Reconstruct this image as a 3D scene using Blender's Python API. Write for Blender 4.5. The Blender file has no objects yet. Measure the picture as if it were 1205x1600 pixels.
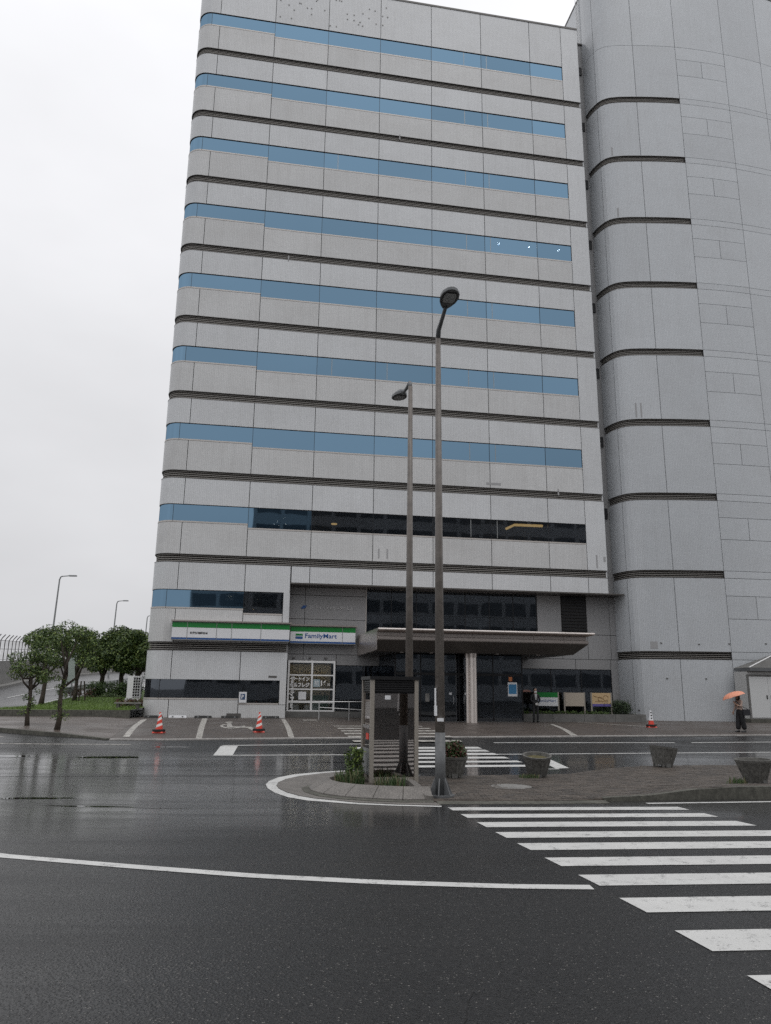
import bpy, bmesh, math, random
from mathutils import Vector, Matrix
R = math.radians
random.seed(7)
SC = bpy.context.scene
COL = SC.collection

# ---------------------------------------------------------------- camera
cd = bpy.data.cameras.new('camera'); cam = bpy.data.objects.new('camera', cd); COL.objects.link(cam)
cd.sensor_fit = 'VERTICAL'; cd.sensor_height = 24.0; cd.lens = 24.0 * 1169.67 / 1600.0
cd.clip_start = 0.05; cd.clip_end = 6000
_r = Vector((0.99993023, -0.00273055, 0.01149275)); _u = Vector((-0.01181267, -0.23113846, 0.97284915)); _w = Vector((0, 0.97291704, 0.23115459))
cam.matrix_world = Matrix(((_r.x, _u.x, -_w.x, 0), (_r.y, _u.y, -_w.y, 0), (_r.z, _u.z, -_w.z, 1.55), (0, 0, 0, 1)))
SC.camera = cam
# ---------------------------------------------------------------- world: overcast sky
SUN_EL, SUN_AZ = R(66), R(150)
wd = bpy.data.worlds.new('World'); SC.world = wd; wd.use_nodes = True
nt = wd.node_tree; nt.nodes.clear()
N = nt.nodes.new; LK = nt.links.new
out = N('ShaderNodeOutputWorld'); bg = N('ShaderNodeBackground'); LK(bg.outputs[0], out.inputs[0])
sky = N('ShaderNodeTexSky'); sky.sky_type = 'NISHITA'; sky.sun_disc = False
sky.sun_elevation = SUN_EL; sky.sun_rotation = SUN_AZ; sky.dust_density = 6.0; sky.air_density = 1.5
hs = N('ShaderNodeHueSaturation'); hs.inputs['Saturation'].default_value = 0.06; hs.inputs['Value'].default_value = 0.10
LK(sky.outputs[0], hs.inputs['Color'])
tc = N('ShaderNodeTexCoord'); sp = N('ShaderNodeSeparateXYZ'); LK(tc.outputs['Generated'], sp.inputs[0])
mr = N('ShaderNodeMapRange'); mr.inputs[1].default_value = 0.0; mr.inputs[2].default_value = 1.0; mr.inputs[3].default_value = 0.66; mr.inputs[4].default_value = 1.22
LK(sp.outputs[2], mr.inputs[0])
nz = N('ShaderNodeTexNoise'); nz.inputs['Scale'].default_value = 2.2; nz.inputs['Detail'].default_value = 4.0; nz.inputs['Roughness'].default_value = 0.5
mp = N('ShaderNodeMapping'); mp.inputs['Scale'].default_value = (1, 1, 2.4); LK(tc.outputs['Generated'], mp.inputs[0]); LK(mp.outputs[0], nz.inputs['Vector'])
mr2 = N('ShaderNodeMapRange'); mr2.inputs[1].default_value = 0.3; mr2.inputs[2].default_value = 0.7; mr2.inputs[3].default_value = 0.91; mr2.inputs[4].default_value = 1.05
LK(nz.outputs[0], mr2.inputs[0])
mm = N('ShaderNodeMath'); mm.operation = 'MULTIPLY'; LK(mr.outputs[0], mm.inputs[0]); LK(mr2.outputs[0], mm.inputs[1])
vm = N('ShaderNodeVectorMath'); vm.operation = 'SCALE'; vm.inputs[0].default_value = (0.985, 0.99, 1.02); LK(mm.outputs[0], vm.inputs['Scale'])
mx = N('ShaderNodeMix'); mx.data_type = 'RGBA'; mx.inputs[0].default_value = 0.93
LK(hs.outputs[0], mx.inputs['A']); LK(vm.outputs[0], mx.inputs['B'])
LK(mx.outputs['Result'], bg.inputs[0]); bg.inputs[1].default_value = 1.0
# ---------------------------------------------------------------- sun (soft, behind cloud)
sl = bpy.data.lights.new('sun', 'SUN'); sl.energy = 0.6; sl.angle = R(35); sl.color = (1.0, 0.97, 0.93)
so = bpy.data.objects.new('sun', sl); COL.objects.link(so); so.location = (20, -30, 60)
_dir = Vector((math.sin(SUN_AZ) * math.cos(SUN_EL), math.cos(SUN_AZ) * math.cos(SUN_EL), math.sin(SUN_EL)))
so.rotation_euler = _dir.to_track_quat('Z', 'Y').to_euler()
SC.view_settings.view_transform = 'Standard'; SC.view_settings.look = 'None'
SC.view_settings.exposure = 0.0; SC.view_settings.gamma = 1.0; SC.view_settings.use_curve_mapping = False
SC.cycles.use_denoising = False; SC.cycles.max_bounces = 6; SC.cycles.transparent_max_bounces = 10

# ---------------------------------------------------------------- helpers
ANG = R(9.71876); DX, DY = 0.98564825, 0.16881208; NX, NY = 0.16881208, -0.98564825; OX, OY = -11.21355, 40.35766
def W(u, v): return (OX + DX * u + NX * v, OY + DY * u + NY * v)          # facade frame -> world (v towards the street)
def smooth(a, b, x):
    t = min(max((x - a) / (b - a), 0.0), 1.0); return t * t * (3 - 2 * t)
def depth(x, y): return -(NX * x + NY * y)
def gz(x, y):                                                              # the road dips gently between camera and forecourt
    w = depth(x, y); return -.16 - .20 * smooth(4, 14, w) + .36 * smooth(21, 33, w)

class MB:
    def __init__(self): self.v = []; self.f = []; self.uv = []; self.mi = []; self.cm = 0
    def face(self, idx, uvs=None):
        self.f.append(tuple(idx)); self.uv.append(uvs); self.mi.append(self.cm)
    def quad(self, a, b, c, d, uvs=None):
        n = len(self.v); self.v += [tuple(a), tuple(b), tuple(c), tuple(d)]; self.face((n, n + 1, n + 2, n + 3), uvs)
    def box(self, x0, x1, y0, y1, z0, z1):
        n = len(self.v)
        self.v += [(x0, y0, z0), (x1, y0, z0), (x1, y1, z0), (x0, y1, z0), (x0, y0, z1), (x1, y0, z1), (x1, y1, z1), (x0, y1, z1)]
        X = [(0, 3, 2, 1), (4, 5, 6, 7), (0, 1, 5, 4), (1, 2, 6, 5), (2, 3, 7, 6), (3, 0, 4, 7)]
        for q in X:
            vs = [self.v[n + i] for i in q]
            if q in (X[0], X[1]): uv = [(p[0], p[1]) for p in vs]
            elif q in (X[2], X[4]): uv = [(p[0], p[2]) for p in vs]
            else: uv = [(p[1], p[2]) for p in vs]
            self.face([n + i for i in q], uv)
        return self
    def hexa(self, pts):                                                   # 8 points: bottom ring, top ring
        n = len(self.v); self.v += [tuple(p) for p in pts]
        for q in ((0, 3, 2, 1), (4, 5, 6, 7), (0, 1, 5, 4), (1, 2, 6, 5), (2, 3, 7, 6), (3, 0, 4, 7)): self.face([n + i for i in q])
        return self
    def rings(self, rings, cap=True, closed=True):
        n0 = len(self.v); k = len(rings[0])
        for r in rings: self.v += [tuple(p) for p in r]
        for i in range(len(rings) - 1):
            for j in range(k if closed else k - 1):
                a = n0 + i * k + j; b = n0 + i * k + (j + 1) % k
                self.face((a, b, b + k, a + k))
        if cap:
            self.face([n0 + j for j in range(k)][::-1]); self.face([n0 + (len(rings) - 1) * k + j for j in range(k)])
        return self
    def tube(self, pts, rad, n=8, cap=True, flat=1.0):
        pts = [Vector(p) for p in pts]
        if not hasattr(rad, '__len__'): rad = [rad] * len(pts)
        rs = []; prev = None
        for i, p in enumerate(pts):
            t = (pts[min(i + 1, len(pts) - 1)] - pts[max(i - 1, 0)]).normalized()
            if prev is None:
                a = Vector((1, 0, 0)) if abs(t.x) < .9 else Vector((0, 1, 0))
            else: a = prev
            b = (a - t * a.dot(t)).normalized(); c = t.cross(b); prev = b
            rs.append([p + (b * math.cos(2 * math.pi * j / n) + c * math.sin(2 * math.pi * j / n) * flat) * rad[i] for j in range(n)])
        return self.rings(rs, cap)
    def lathe(self, prof, n=20, c=(0, 0), cap=True, sx=1.0, sy=1.0):
        rs = [[(c[0] + r * sx * math.cos(2 * math.pi * j / n), c[1] + r * sy * math.sin(2 * math.pi * j / n), z) for j in range(n)] for r, z in prof]
        return self.rings(rs, cap)
    def prism(self, poly, z0, z1):
        n = len(self.v); k = len(poly)
        self.v += [(x, y, z0) for x, y in poly] + [(x, y, z1) for x, y in poly]
        self.face([n + i for i in range(k)][::-1]); self.face([n + k + i for i in range(k)])
        for i in range(k): self.face((n + i, n + (i + 1) % k, n + k + (i + 1) % k, n + k + i))
        return self
    def mesh(self, name):
        me = bpy.data.meshes.new(name); me.from_pydata(self.v, [], self.f)
        if any(u for u in self.uv):
            l = me.uv_layers.new(name='UVMap'); i = 0
            for f, u in zip(self.f, self.uv):
                for j in range(len(f)):
                    l.data[i].uv = u[j] if u else (0, 0); i += 1
        if any(self.mi): me.polygons.foreach_set('material_index', self.mi)
        me.update(); return me
    def build(self, name, mat, parent=None, loc=None, rotz=0, smooth_=False, fix=False):
        me = self.mesh(name)
        if fix:
            bm = bmesh.new(); bm.from_mesh(me); bmesh.ops.recalc_face_normals(bm, faces=bm.faces); bm.to_mesh(me); bm.free()
        for m in (mat if isinstance(mat, (list, tuple)) else [mat]): me.materials.append(m)
        if smooth_: me.polygons.foreach_set('use_smooth', [True] * len(me.polygons))
        return link(name, me, parent, loc, rotz)
def link(name, me, parent=None, loc=None, rotz=0):
    o = bpy.data.objects.new(name, me); COL.objects.link(o)
    if parent: o.parent = parent
    if loc: o.location = loc
    if rotz: o.rotation_euler = (0, 0, rotz)
    return o
def tag(o, label=None, cat=None, group=None, kind=None):
    if label: o['label'] = label
    if cat: o['category'] = cat
    if group: o['group'] = group
    if kind: o['kind'] = kind
    return o
def thing(name, label, cat, loc=(0, 0, 0), rotz=0, group=None):
    o = bpy.data.objects.new(name, None); COL.objects.link(o); o.empty_display_size = .2
    o.location = loc; o.rotation_euler = (0, 0, rotz)
    return tag(o, label, cat, group)
def copy_tree(o, parent=None):
    c = o.copy(); COL.objects.link(c); c.parent = parent
    for ch in list(o.children): copy_tree(ch, c)
    return c
def text(name, body, size, mat, parent, loc, rot=(math.pi / 2, 0, 0), width=None, height=None, extrude=.006, bold=0.0):
    c = bpy.data.curves.new(name, 'FONT'); c.body = body; c.size = size; c.extrude = extrude; c.offset = bold
    t = bpy.data.objects.new(name, c); COL.objects.link(t)
    bpy.context.view_layer.update()
    me = bpy.data.meshes.new_from_object(t.evaluated_get(bpy.context.evaluated_depsgraph_get()))
    bpy.data.objects.remove(t)
    xs = [v.co.x for v in me.vertices]; ys = [v.co.y for v in me.vertices]
    x0, x1, y0, y1 = min(xs), max(xs), min(ys), max(ys)
    sx = width / (x1 - x0) if width else 1.0; sy = height / (y1 - y0) if height else sx
    for v in me.vertices: v.co.x = (v.co.x - x0) * sx; v.co.y = (v.co.y - y0) * sy
    me.materials.clear(); me.materials.append(mat)
    o = link(name, me, parent, loc); o.rotation_euler = rot
    return o

# ---------------------------------------------------------------- materials
def mat(name, col, rough=.6, metal=0.0, spec=.5, emit=None, es=0.0):
    m = bpy.data.materials.new(name); m.use_nodes = True
    b = m.node_tree.nodes['Principled BSDF']
    b.inputs['Base Color'].default_value = (*col, 1); b.inputs['Roughness'].default_value = rough
    b.inputs['Metallic'].default_value = metal; b.inputs['Specular IOR Level'].default_value = spec
    if emit: b.inputs['Emission Color'].default_value = (*emit, 1); b.inputs['Emission Strength'].default_value = es
    return m
class NT:
    def __init__(s, m): s.m = m; s.t = m.node_tree; s.b = s.t.nodes['Principled BSDF']
    def n(s, typ, **kw):
        x = s.t.nodes.new(typ)
        for k, v in kw.items():
            if k in x.bl_rna.properties: setattr(x, k, v)
            else: x.inputs[k.replace('_', ' ')].default_value = v
        return x
    def l(s, a, b): s.t.links.new(a, b)
    def coord(s, which='Object', scale=(1, 1, 1), rot=0.0):
        t = s.n('ShaderNodeTexCoord'); mp = s.n('ShaderNodeMapping'); mp.inputs['Scale'].default_value = scale; mp.inputs['Rotation'].default_value = (0, 0, rot)
        s.l(t.outputs[which], mp.inputs[0]); return mp.outputs[0]
    def noise(s, vec, scale, detail=4, rough=.55):
        x = s.n('ShaderNodeTexNoise'); x.inputs['Scale'].default_value = scale; x.inputs['Detail'].default_value = detail; x.inputs['Roughness'].default_value = rough
        s.l(vec, x.inputs['Vector']); return x.outputs[0]
    def rng(s, v, a, b, c, d):
        x = s.n('ShaderNodeMapRange'); x.inputs[1].default_value = a; x.inputs[2].default_value = b; x.inputs[3].default_value = c; x.inputs[4].default_value = d
        s.l(v, x.inputs[0]); return x.outputs[0]
    def math(s, op, a, b):
        x = s.n('ShaderNodeMath'); x.operation = op
        for i, q in enumerate((a, b)):
            if isinstance(q, (int, float)): x.inputs[i].default_value = q
            else: s.l(q, x.inputs[i])
        return x.outputs[0]
    def mix(s, fac, a, b, typ='MIX'):
        x = s.n('ShaderNodeMix'); x.data_type = 'RGBA'; x.blend_type = typ
        for k, q in (('Factor', fac), ('A', a), ('B', b)):
            i = x.inputs[0] if k == 'Factor' else x.inputs[k]
            if hasattr(q, 'is_linked') or hasattr(q, 'links'): s.l(q, i)
            elif isinstance(q, (int, float)): i.default_value = q
            else: i.default_value = (*q, 1)
        return x.outputs['Result']
    def bump(s, h, strength=.2, dist=.01):
        x = s.n('ShaderNodeBump'); x.inputs['Strength'].default_value = strength; x.inputs['Distance'].default_value = dist
        s.l(h, x.inputs['Height']); s.l(x.outputs[0], s.b.inputs['Normal']); return x
    def col(s, c): s.l(c, s.b.inputs['Base Color'])
    def rough(s, r): s.l(r, s.b.inputs['Roughness'])

def tile_mat(name, c, grime=.12, gcol=(.22, .20, .18)):
    m = mat(name, c, .38); t = NT(m)
    uv = t.coord('UV')
    br = t.n('ShaderNodeTexBrick'); br.offset = 0.0
    for k, v in (('Scale', 1.0), ('Mortar Size', .006), ('Brick Width', .1), ('Row Height', .05), ('Bias', 0.0), ('Mortar Smooth', .3)): br.inputs[k].default_value = v
    br.inputs['Color1'].default_value = (c[0] * 1.04, c[1] * 1.04, c[2] * 1.04, 1); br.inputs['Color2'].default_value = (c[0] * .93, c[1] * .935, c[2] * .94, 1)
    br.inputs['Mortar'].default_value = (c[0] * .62, c[1] * .62, c[2] * .62, 1)
    t.l(uv, br.inputs['Vector'])
    oi = t.n('ShaderNodeObjectInfo')
    def shifted(v):
        a_ = t.n('ShaderNodeVectorMath'); a_.operation = 'ADD'; c_ = t.n('ShaderNodeCombineXYZ'); t.l(t.math('MULTIPLY', oi.outputs['Random'], 91.0), c_.inputs[0]); t.l(t.math('MULTIPLY', oi.outputs['Random'], 37.0), c_.inputs[1]); t.l(v, a_.inputs[0]); t.l(c_.outputs[0], a_.inputs[1]); return a_.outputs[0]
    st = t.noise(shifted(t.coord('UV', (3.4, .16, 1))), 1.0, 5, .62)
    bl = t.noise(shifted(t.coord('UV', (.45, .6, 1))), 1.0, 5, .6)
    f = t.math('ADD', t.rng(st, .46, .74, 0, grime * .9), t.rng(bl, .4, .75, 0, grime * 1.1))
    pc = t.rng(oi.outputs['Random'], 0, 1, .955, 1.04)
    vmul = t.n('ShaderNodeVectorMath'); vmul.operation = 'SCALE'; t.l(br.outputs['Color'], vmul.inputs[0]); t.l(pc, vmul.inputs['Scale'])
    t.col(t.mix(f, vmul.outputs[0], gcol)); t.bump(br.outputs['Fac'], -.25, .004)
    return m
M = {}
M['tile'] = tile_mat('mosaic_tile', (.69, .705, .72), .10)
M['tile_low'] = tile_mat('mosaic_tile_lower', (.655, .66, .66), .13)  # slightly darker tile for the panels below the windows
M['tile_tower'] = tile_mat('tower_tile', (.585, .61, .635), .09)
M['tile_tower'].node_tree.nodes['Principled BSDF'].inputs['Roughness'].default_value = .24
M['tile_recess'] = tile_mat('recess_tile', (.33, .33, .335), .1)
M['joint'] = mat('joint_sealant', (.035, .033, .032), .8)
M['louver'] = mat('louver_metal', (.31, .295, .275), .5, .1)
M['sill'] = mat('window_sill_metal', (.52, .49, .46), .4, .3)
M['frame_dark'] = mat('dark_frame', (.03, .03, .032), .35, .5)
M['coping'] = mat('coping_metal', (.12, .115, .11), .5, .4)
M['interior'] = mat('interior_grey', (.34, .33, .31), .8)
M['white'] = mat('white_paint_metal', (.78, .78, .78), .4)
M['steel'] = mat('stainless_steel', (.62, .62, .62), .28, 1.0)
M['canopy'] = mat('canopy_metal', (.40, .355, .33), .32, .65)
M['lip'] = mat('canopy_lip_metal', (.70, .64, .60), .32, .55)
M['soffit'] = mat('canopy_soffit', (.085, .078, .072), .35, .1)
M['sign_white'] = mat('sign_white', (.72, .73, .75), .3); M['sign_green'] = mat('sign_green', (.008, .20, .035), .35); M['sign_blue'] = mat('sign_blue', (.02, .085, .27), .35)
M['black'] = mat('black_rubber', (.015, .015, .015), .6)
M['red'] = mat('cone_red', (.66, .06, .035), .45); M['reflect_white'] = mat('cone_white_band', (.75, .74, .72), .4)
def glass_mat(name, refl, tint, amt):
    m = bpy.data.materials.new(name); m.use_nodes = True; t = m.node_tree; t.nodes.clear()
    o = t.nodes.new('ShaderNodeOutputMaterial'); mixs = t.nodes.new('ShaderNodeMixShader'); g = t.nodes.new('ShaderNodeBsdfGlossy'); tr = t.nodes.new('ShaderNodeBsdfTransparent')
    g.inputs['Color'].default_value = (*refl, 1); g.inputs['Roughness'].default_value = .02; tr.inputs[0].default_value = (*tint, 1)
    fr = t.nodes.new('ShaderNodeFresnel'); fr.inputs[0].default_value = 1.5
    mr = t.nodes.new('ShaderNodeMapRange'); mr.inputs[1].default_value = 0; mr.inputs[2].default_value = 1; mr.inputs[3].default_value = amt; mr.inputs[4].default_value = 1
    t.links.new(fr.outputs[0], mr.inputs[0]); t.links.new(mr.outputs[0], mixs.inputs[0]); t.links.new(tr.outputs[0], mixs.inputs[1]); t.links.new(g.outputs[0], mixs.inputs[2])
    tcn = t.nodes.new('ShaderNodeTexCoord'); nn = t.nodes.new('ShaderNodeTexNoise'); nn.inputs['Scale'].default_value = .35; bp = t.nodes.new('ShaderNodeBump'); bp.inputs['Strength'].default_value = .12; bp.inputs['Distance'].default_value = .05
    t.links.new(tcn.outputs['Object'], nn.inputs['Vector']); t.links.new(nn.outputs[0], bp.inputs['Height']); t.links.new(bp.outputs[0], g.inputs['Normal'])
    oi = t.nodes.new('ShaderNodeObjectInfo'); vr = t.nodes.new('ShaderNodeMapRange'); vr.inputs[3].default_value = .89; vr.inputs[4].default_value = 1.12; t.links.new(oi.outputs['Random'], vr.inputs[0])  # random reflection tint per object, imitating uneven cloud reflections across the panes
    cl_ = t.nodes.new('ShaderNodeTexNoise'); cl_.inputs['Scale'].default_value = .22; cl_.inputs['Detail'].default_value = 3; t.links.new(tcn.outputs['Object'], cl_.inputs['Vector'])
    sc_ = t.nodes.new('ShaderNodeVectorMath'); sc_.operation = 'SCALE'; sc_.inputs[0].default_value = refl; t.links.new(vr.outputs[0], sc_.inputs['Scale']); t.links.new(sc_.outputs[0], g.inputs['Color'])
    t.links.new(mixs.outputs[0], o.inputs[0]); return m
M['blue_glass'] = glass_mat('blue_coated_glass', (.168, .278, .385), (.22, .25, .28), .86)
M['dark_glass'] = glass_mat('tinted_glass', (.60, .66, .74), (.42, .43, .44), .13)
M['clear_glass'] = glass_mat('clear_glass', (.8, .85, .9), (.78, .8, .8), .05)
M['booth_glass'] = glass_mat('booth_glass', (.9, .85, .82), (.40, .35, .335), .26)

# asphalt
def asphalt(name, c0=.0165, wet=True):
    m = mat(name, (c0, c0, c0), .4, 0, .26); t = NT(m); o = t.coord('Object')
    big = t.noise(t.coord('Object', (1, 1, 1)), .22, 5, .6)
    strk = t.noise(t.coord('Object', (.16, 1.5, 1), -.17), 1.0, 5, .65)
    fine = t.noise(o, 95, 2, .7); mid = t.noise(o, 26, 3, .75)
    vor = t.n('ShaderNodeTexVoronoi'); vor.inputs['Scale'].default_value = 48; t.l(o, vor.inputs['Vector'])
    speck = t.math('MULTIPLY', t.rng(vor.outputs['Distance'], .12, .30, 1, 0), t.rng(t.noise(o, 33, 1), .55, .62, 0, 1))
    base = t.mix(t.rng(big, .3, .7, 0, 1), (c0 * .80, c0 * .83, c0 * .90), (c0 * 1.15, c0 * 1.18, c0 * 1.22))
    base = t.mix(t.rng(fine, .35, .7, 0, .6), base, (c0 * 3.0, c0 * 2.9, c0 * 2.8))
    base = t.mix(t.rng(mid, .42, .68, 0, .55), base, (c0 * .45, c0 * .45, c0 * .46))
    base = t.mix(t.math('MULTIPLY', speck, .8), base, (.26, .25, .235))
    t.col(base)
    w = t.math('ADD', t.math('MULTIPLY', strk, .6), t.math('MULTIPLY', big, .4))
    t.rough(t.rng(w, .40, .60, .22, .45) if wet else t.rng(w, .3, .7, .45, .7))
    hb = t.math('ADD', t.math('MULTIPLY', fine, .7), t.rng(vor.outputs['Distance'], 0, .6, 1, 0))
    bp = t.bump(hb, .7, .005)
    if wet:                                                                # thin film of rain water lying where the road is lowest
        sx = t.n('ShaderNodeSeparateXYZ'); t.l(o, sx.inputs[0])
        low = t.rng(sx.outputs[2], -.30, -.352, 0, 1)
        t.l(t.math('MULTIPLY', low, t.rng(w, .44, .62, 1.0, .4)), t.b.inputs['Coat Weight']); t.b.inputs['Coat IOR'].default_value = 1.33
        t.b.inputs['Coat Roughness'].default_value = .12
    return m
M['asphalt'] = asphalt('wet_asphalt'); M['ground'] = asphalt('far_ground', .07, False)
M['puddle'] = mat('puddle_water', (.012, .012, .012), .03, 0, .6)
def paint(name, c, wear, under=(.03, .03, .03), wc=(1.2, 1.2, 1)):
    m = mat(name, c, .5); t = NT(m); o = t.coord('Object', wc)
    a = t.noise(o, 5, 6, .7); b = t.noise(o, 45, 3, .7); g = t.noise(o, 1.3, 4, .6)
    f = t.rng(t.math('ADD', t.math('MULTIPLY', a, .6), t.math('MULTIPLY', b, .5)), .74 - wear, .82 - wear * .6, 0, 1)
    cc = t.mix(t.rng(g, .35, .75, 0, .35), c, tuple(x * .6 for x in c))
    t.col(t.mix(f, cc, under)); t.bump(b, .25, .003); return m
M['paint'] = paint('road_paint', (.60, .60, .585), .15); M['paint_worn'] = paint('worn_paint', (.55, .53, .49), .26, (.10, .09, .08))
def brick_pave(name, c1, c2, mort, bw=.2, rh=.1, rot=0.0):
    m = mat(name, c1, .5); t = NT(m); o = t.coord('Object', (1, 1, 1), rot)
    br = t.n('ShaderNodeTexBrick')
    for k, v in (('Scale', 1.0), ('Mortar Size', .007), ('Brick Width', bw), ('Row Height', rh), ('Bias', 0.0)): br.inputs[k].default_value = v
    br.inputs['Color1'].default_value = (*c1, 1); br.inputs['Color2'].default_value = (*c2, 1); br.inputs['Mortar'].default_value = (*mort, 1); t.l(o, br.inputs['Vector'])
    g = t.noise(o, .55, 5, .6); t.col(t.mix(t.rng(g, .35, .7, 0, .55), br.outputs['Color'], tuple(x * .45 for x in c1)))
    t.rough(t.rng(g, .35, .65, .32, .62)); t.bump(br.outputs['Fac'], -.5, .006); return m
M['apron'] = brick_pave('forecourt_brick', (.105, .086, .074), (.078, .064, .056), (.035, .030, .027), .3, .3, -ANG)
M['walk'] = brick_pave('sidewalk_brick', (.125, .101, .087), (.095, .078, .068), (.045, .039, .036), .25, .25, -ANG)
def stone(name, c, sc=30, dark=.5, rough=.75, sc2=3.0, bump=.35):
    m = mat(name, c, rough); t = NT(m); o = t.coord('Object'); a = t.noise(o, sc, 3, .7); b = t.noise(o, sc2, 5, .6)
    x = t.mix(t.rng(a, .35, .65, 0, 1), tuple(v * dark for v in c), tuple(min(v * 1.25, 1) for v in c))
    t.col(t.mix(t.rng(b, .4, .75, 0, .6), x, tuple(v * .4 for v in c))); t.bump(a, bump, .006); return m
M['paver'] = stone('island_paver', (.092, .077, .064), 14, .7, .55, 1.2)
M['granite'] = stone('granite_kerb', (.21, .195, .18), 55, .35, .6)
M['concrete'] = stone('weathered_concrete', (.22, .215, .205), 12, .75, .8, 2.5)
M['concrete_dark'] = stone('mossy_concrete', (.10, .098, .082), 10, .6, .8, 2.0)
M['pot'] = stone('pot_concrete', (.135, .132, .122), 14, .6, .8, 5.0)
M['plinth'] = stone('plinth_concrete', (.15, .148, .142), 20, .75, .8, 2.0)
M['moss'] = stone('moss', (.10, .085, .03), 20, .5, .9)
M['soil'] = stone('soil', (.05, .04, .03), 25, .5, .95)
M['grass'] = stone('grass', (.10, .16, .034), 40, .6, .9, 1.0, .6)
M['pole'] = stone('pole_brown', (.15, .132, .118), 8, .85, .45, 1.2, .05)
M['pole_grey'] = stone('pole_grey_paint', (.13, .135, .14), 8, .8, .5, 1.0, .05)
M['bark'] = stone('bark', (.07, .056, .043), 16, .5, .9)
M['leaf'] = []
for i, c in enumerate(((.042, .074, .022), (.085, .135, .034), (.17, .225, .055))):
    m_ = mat('leaf_%s' % ('dark', 'mid', 'light')[i], c, .5, 0, .35); M['leaf'].append(m_)
M['leaf_red'] = mat('leaf_red_brown', (.10, .035, .025), .6); M['flower'] = mat('flower_pale', (.5, .42, .45), .6)
M['lamp_head'] = mat('lamp_head_grey', (.12, .125, .13), .4, .3); M['lamp_lens'] = mat('lamp_lens', (.25, .255, .255), .2, .2)
M['post_beige'] = mat('booth_post', (.36, .33, .29), .4, .35)
M['fence'] = mat('fence_metal', (.16, .15, .15), .5, .4)
M['galv'] = mat('galvanised', (.30, .31, .31), .45, .6)
def emis(name, c, s): return mat(name, c, .5, 0, .5, c, s)
M['lamp_on'] = emis('lit_lamp', (1.0, .88, .7), 45.0); M['lamp_bright'] = emis('lit_lamp_bright', (1.0, .96, .9), 420.0); M['lamp_warm'] = emis('lit_cove', (1.0, .66, .26), 2.0); M['shop_light'] = emis('shop_light', (1.0, .9, .75), 5.0)

# ---------------------------------------------------------------- ground sheets draped over the road profile
def drape(name, poly, m, off=0.0, parent=None, thick=0.0, zfun=None, step=.8, split_x=None, ring=None):
    bm = bmesh.new(); vs = [bm.verts.new((x, y, 0)) for x, y in poly]
    if ring:                                                               # closed strip between two polylines
        vs2 = [bm.verts.new((x, y, 0)) for x, y in ring]
        for i in range(len(vs) - 1): bm.faces.new((vs[i], vs[i + 1], vs2[i + 1], vs2[i]))
    else: bm.faces.new(vs)
    bmesh.ops.triangulate(bm, faces=bm.faces[:])
    ws = [depth(v.co.x, v.co.y) for v in bm.verts]; lo, hi = min(ws), max(ws)
    k = max(lo, 3.5)
    while k < min(hi, 34):
        bmesh.ops.bisect_plane(bm, geom=bm.verts[:] + bm.edges[:] + bm.faces[:], plane_co=(-NX * k, -NY * k, 0), plane_no=(-NX, -NY, 0), dist=1e-5); k += step
    if split_x:
        for x in split_x: bmesh.ops.bisect_plane(bm, geom=bm.verts[:] + bm.edges[:] + bm.faces[:], plane_co=(x, 0, 0), plane_no=(1, 0, 0), dist=1e-5)
    for v in bm.verts: v.co.z = gz(v.co.x, v.co.y) + (zfun(v.co.x, v.co.y) if zfun else off)
    bm.normal_update()
    for f in bm.faces:
        if f.normal.z < 0: f.normal_flip()
    if thick:
        r = bmesh.ops.extrude_face_region(bm, geom=bm.faces[:])
        low = [g for g in r['geom'] if isinstance(g, bmesh.types.BMVert)]
        for v in low: v.co.z += 0
        top = set(low)
        for v in bm.verts:
            if v not in top: v.co.z -= thick
        bmesh.ops.recalc_face_normals(bm, faces=bm.faces[:])
    me = bpy.data.meshes.new(name); bm.to_mesh(me); bm.free(); me.materials.append(m)
    return link(name, me, parent)
ground = tag(drape('ground', [(-3000, -400), (3000, -400), (3000, 4000), (-3000, 4000)], M['ground'], -.06), kind='structure')
road = tag(drape('road', [(-60, -45), (60, -45), (60, 60), (-60, 60)], M['asphalt'], 0), kind='structure')
# ================================================================ MAIN BUILDING
Z9, FH = 3.474, 4.75
def zl(l): return Z9 + (9 - l) * FH
RC = .9
def path_main(s):
    if s >= -.5: return (s, 0.0, 0.0, -1.0)
    a = (-.5 - s) / RC
    if a <= math.pi / 2: return (-.5 - RC * math.sin(a), RC - RC * math.cos(a), -math.sin(a), -math.cos(a))
    return (-.5 - RC, RC + (-.5 - RC * math.pi / 2 - s), -1.0, 0.0)
def sweep(path, s0, s1, z0, z1, o0, o1, mb=None, step=.18, straight=None, u0=0.0):
    """closed strip from s0 to s1, between heights z0..z1; o0 outer and o1 inner offset from the face line"""
    mb = mb or MB(); n = 1 if (straight and straight(s0, s1)) else max(1, int(math.ceil((s1 - s0) / step)))
    ss = [s0 + (s1 - s0) * i / n for i in range(n + 1)]; b = len(mb.v)
    for s in ss:
        x, y, nx, ny = path(s)
        mb.v += [(x + nx * o0, y + ny * o0, z0), (x + nx * o0, y + ny * o0, z1), (x + nx * o1, y + ny * o1, z1), (x + nx * o1, y + ny * o1, z0)]
    for i in range(n):
        a = b + 4 * i; c = a + 4
        for j in range(4):
            k = (j + 1) % 4
            uv = [(ss[i], z0), (ss[i], z1), (ss[i + 1], z1), (ss[i + 1], z0)] if j == 0 else [(ss[i], 0), (ss[i], .1), (ss[i + 1], .1), (ss[i + 1], 0)]
            mb.face((a + j, a + k, c + k, c + j), uv)
    mb.face((b, b + 3, b + 2, b + 1)); e = b + 4 * n; mb.face((e, e + 1, e + 2, e + 3))
    return mb
strt = lambda a, b: a >= -.501 or b <= -1.9
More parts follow.
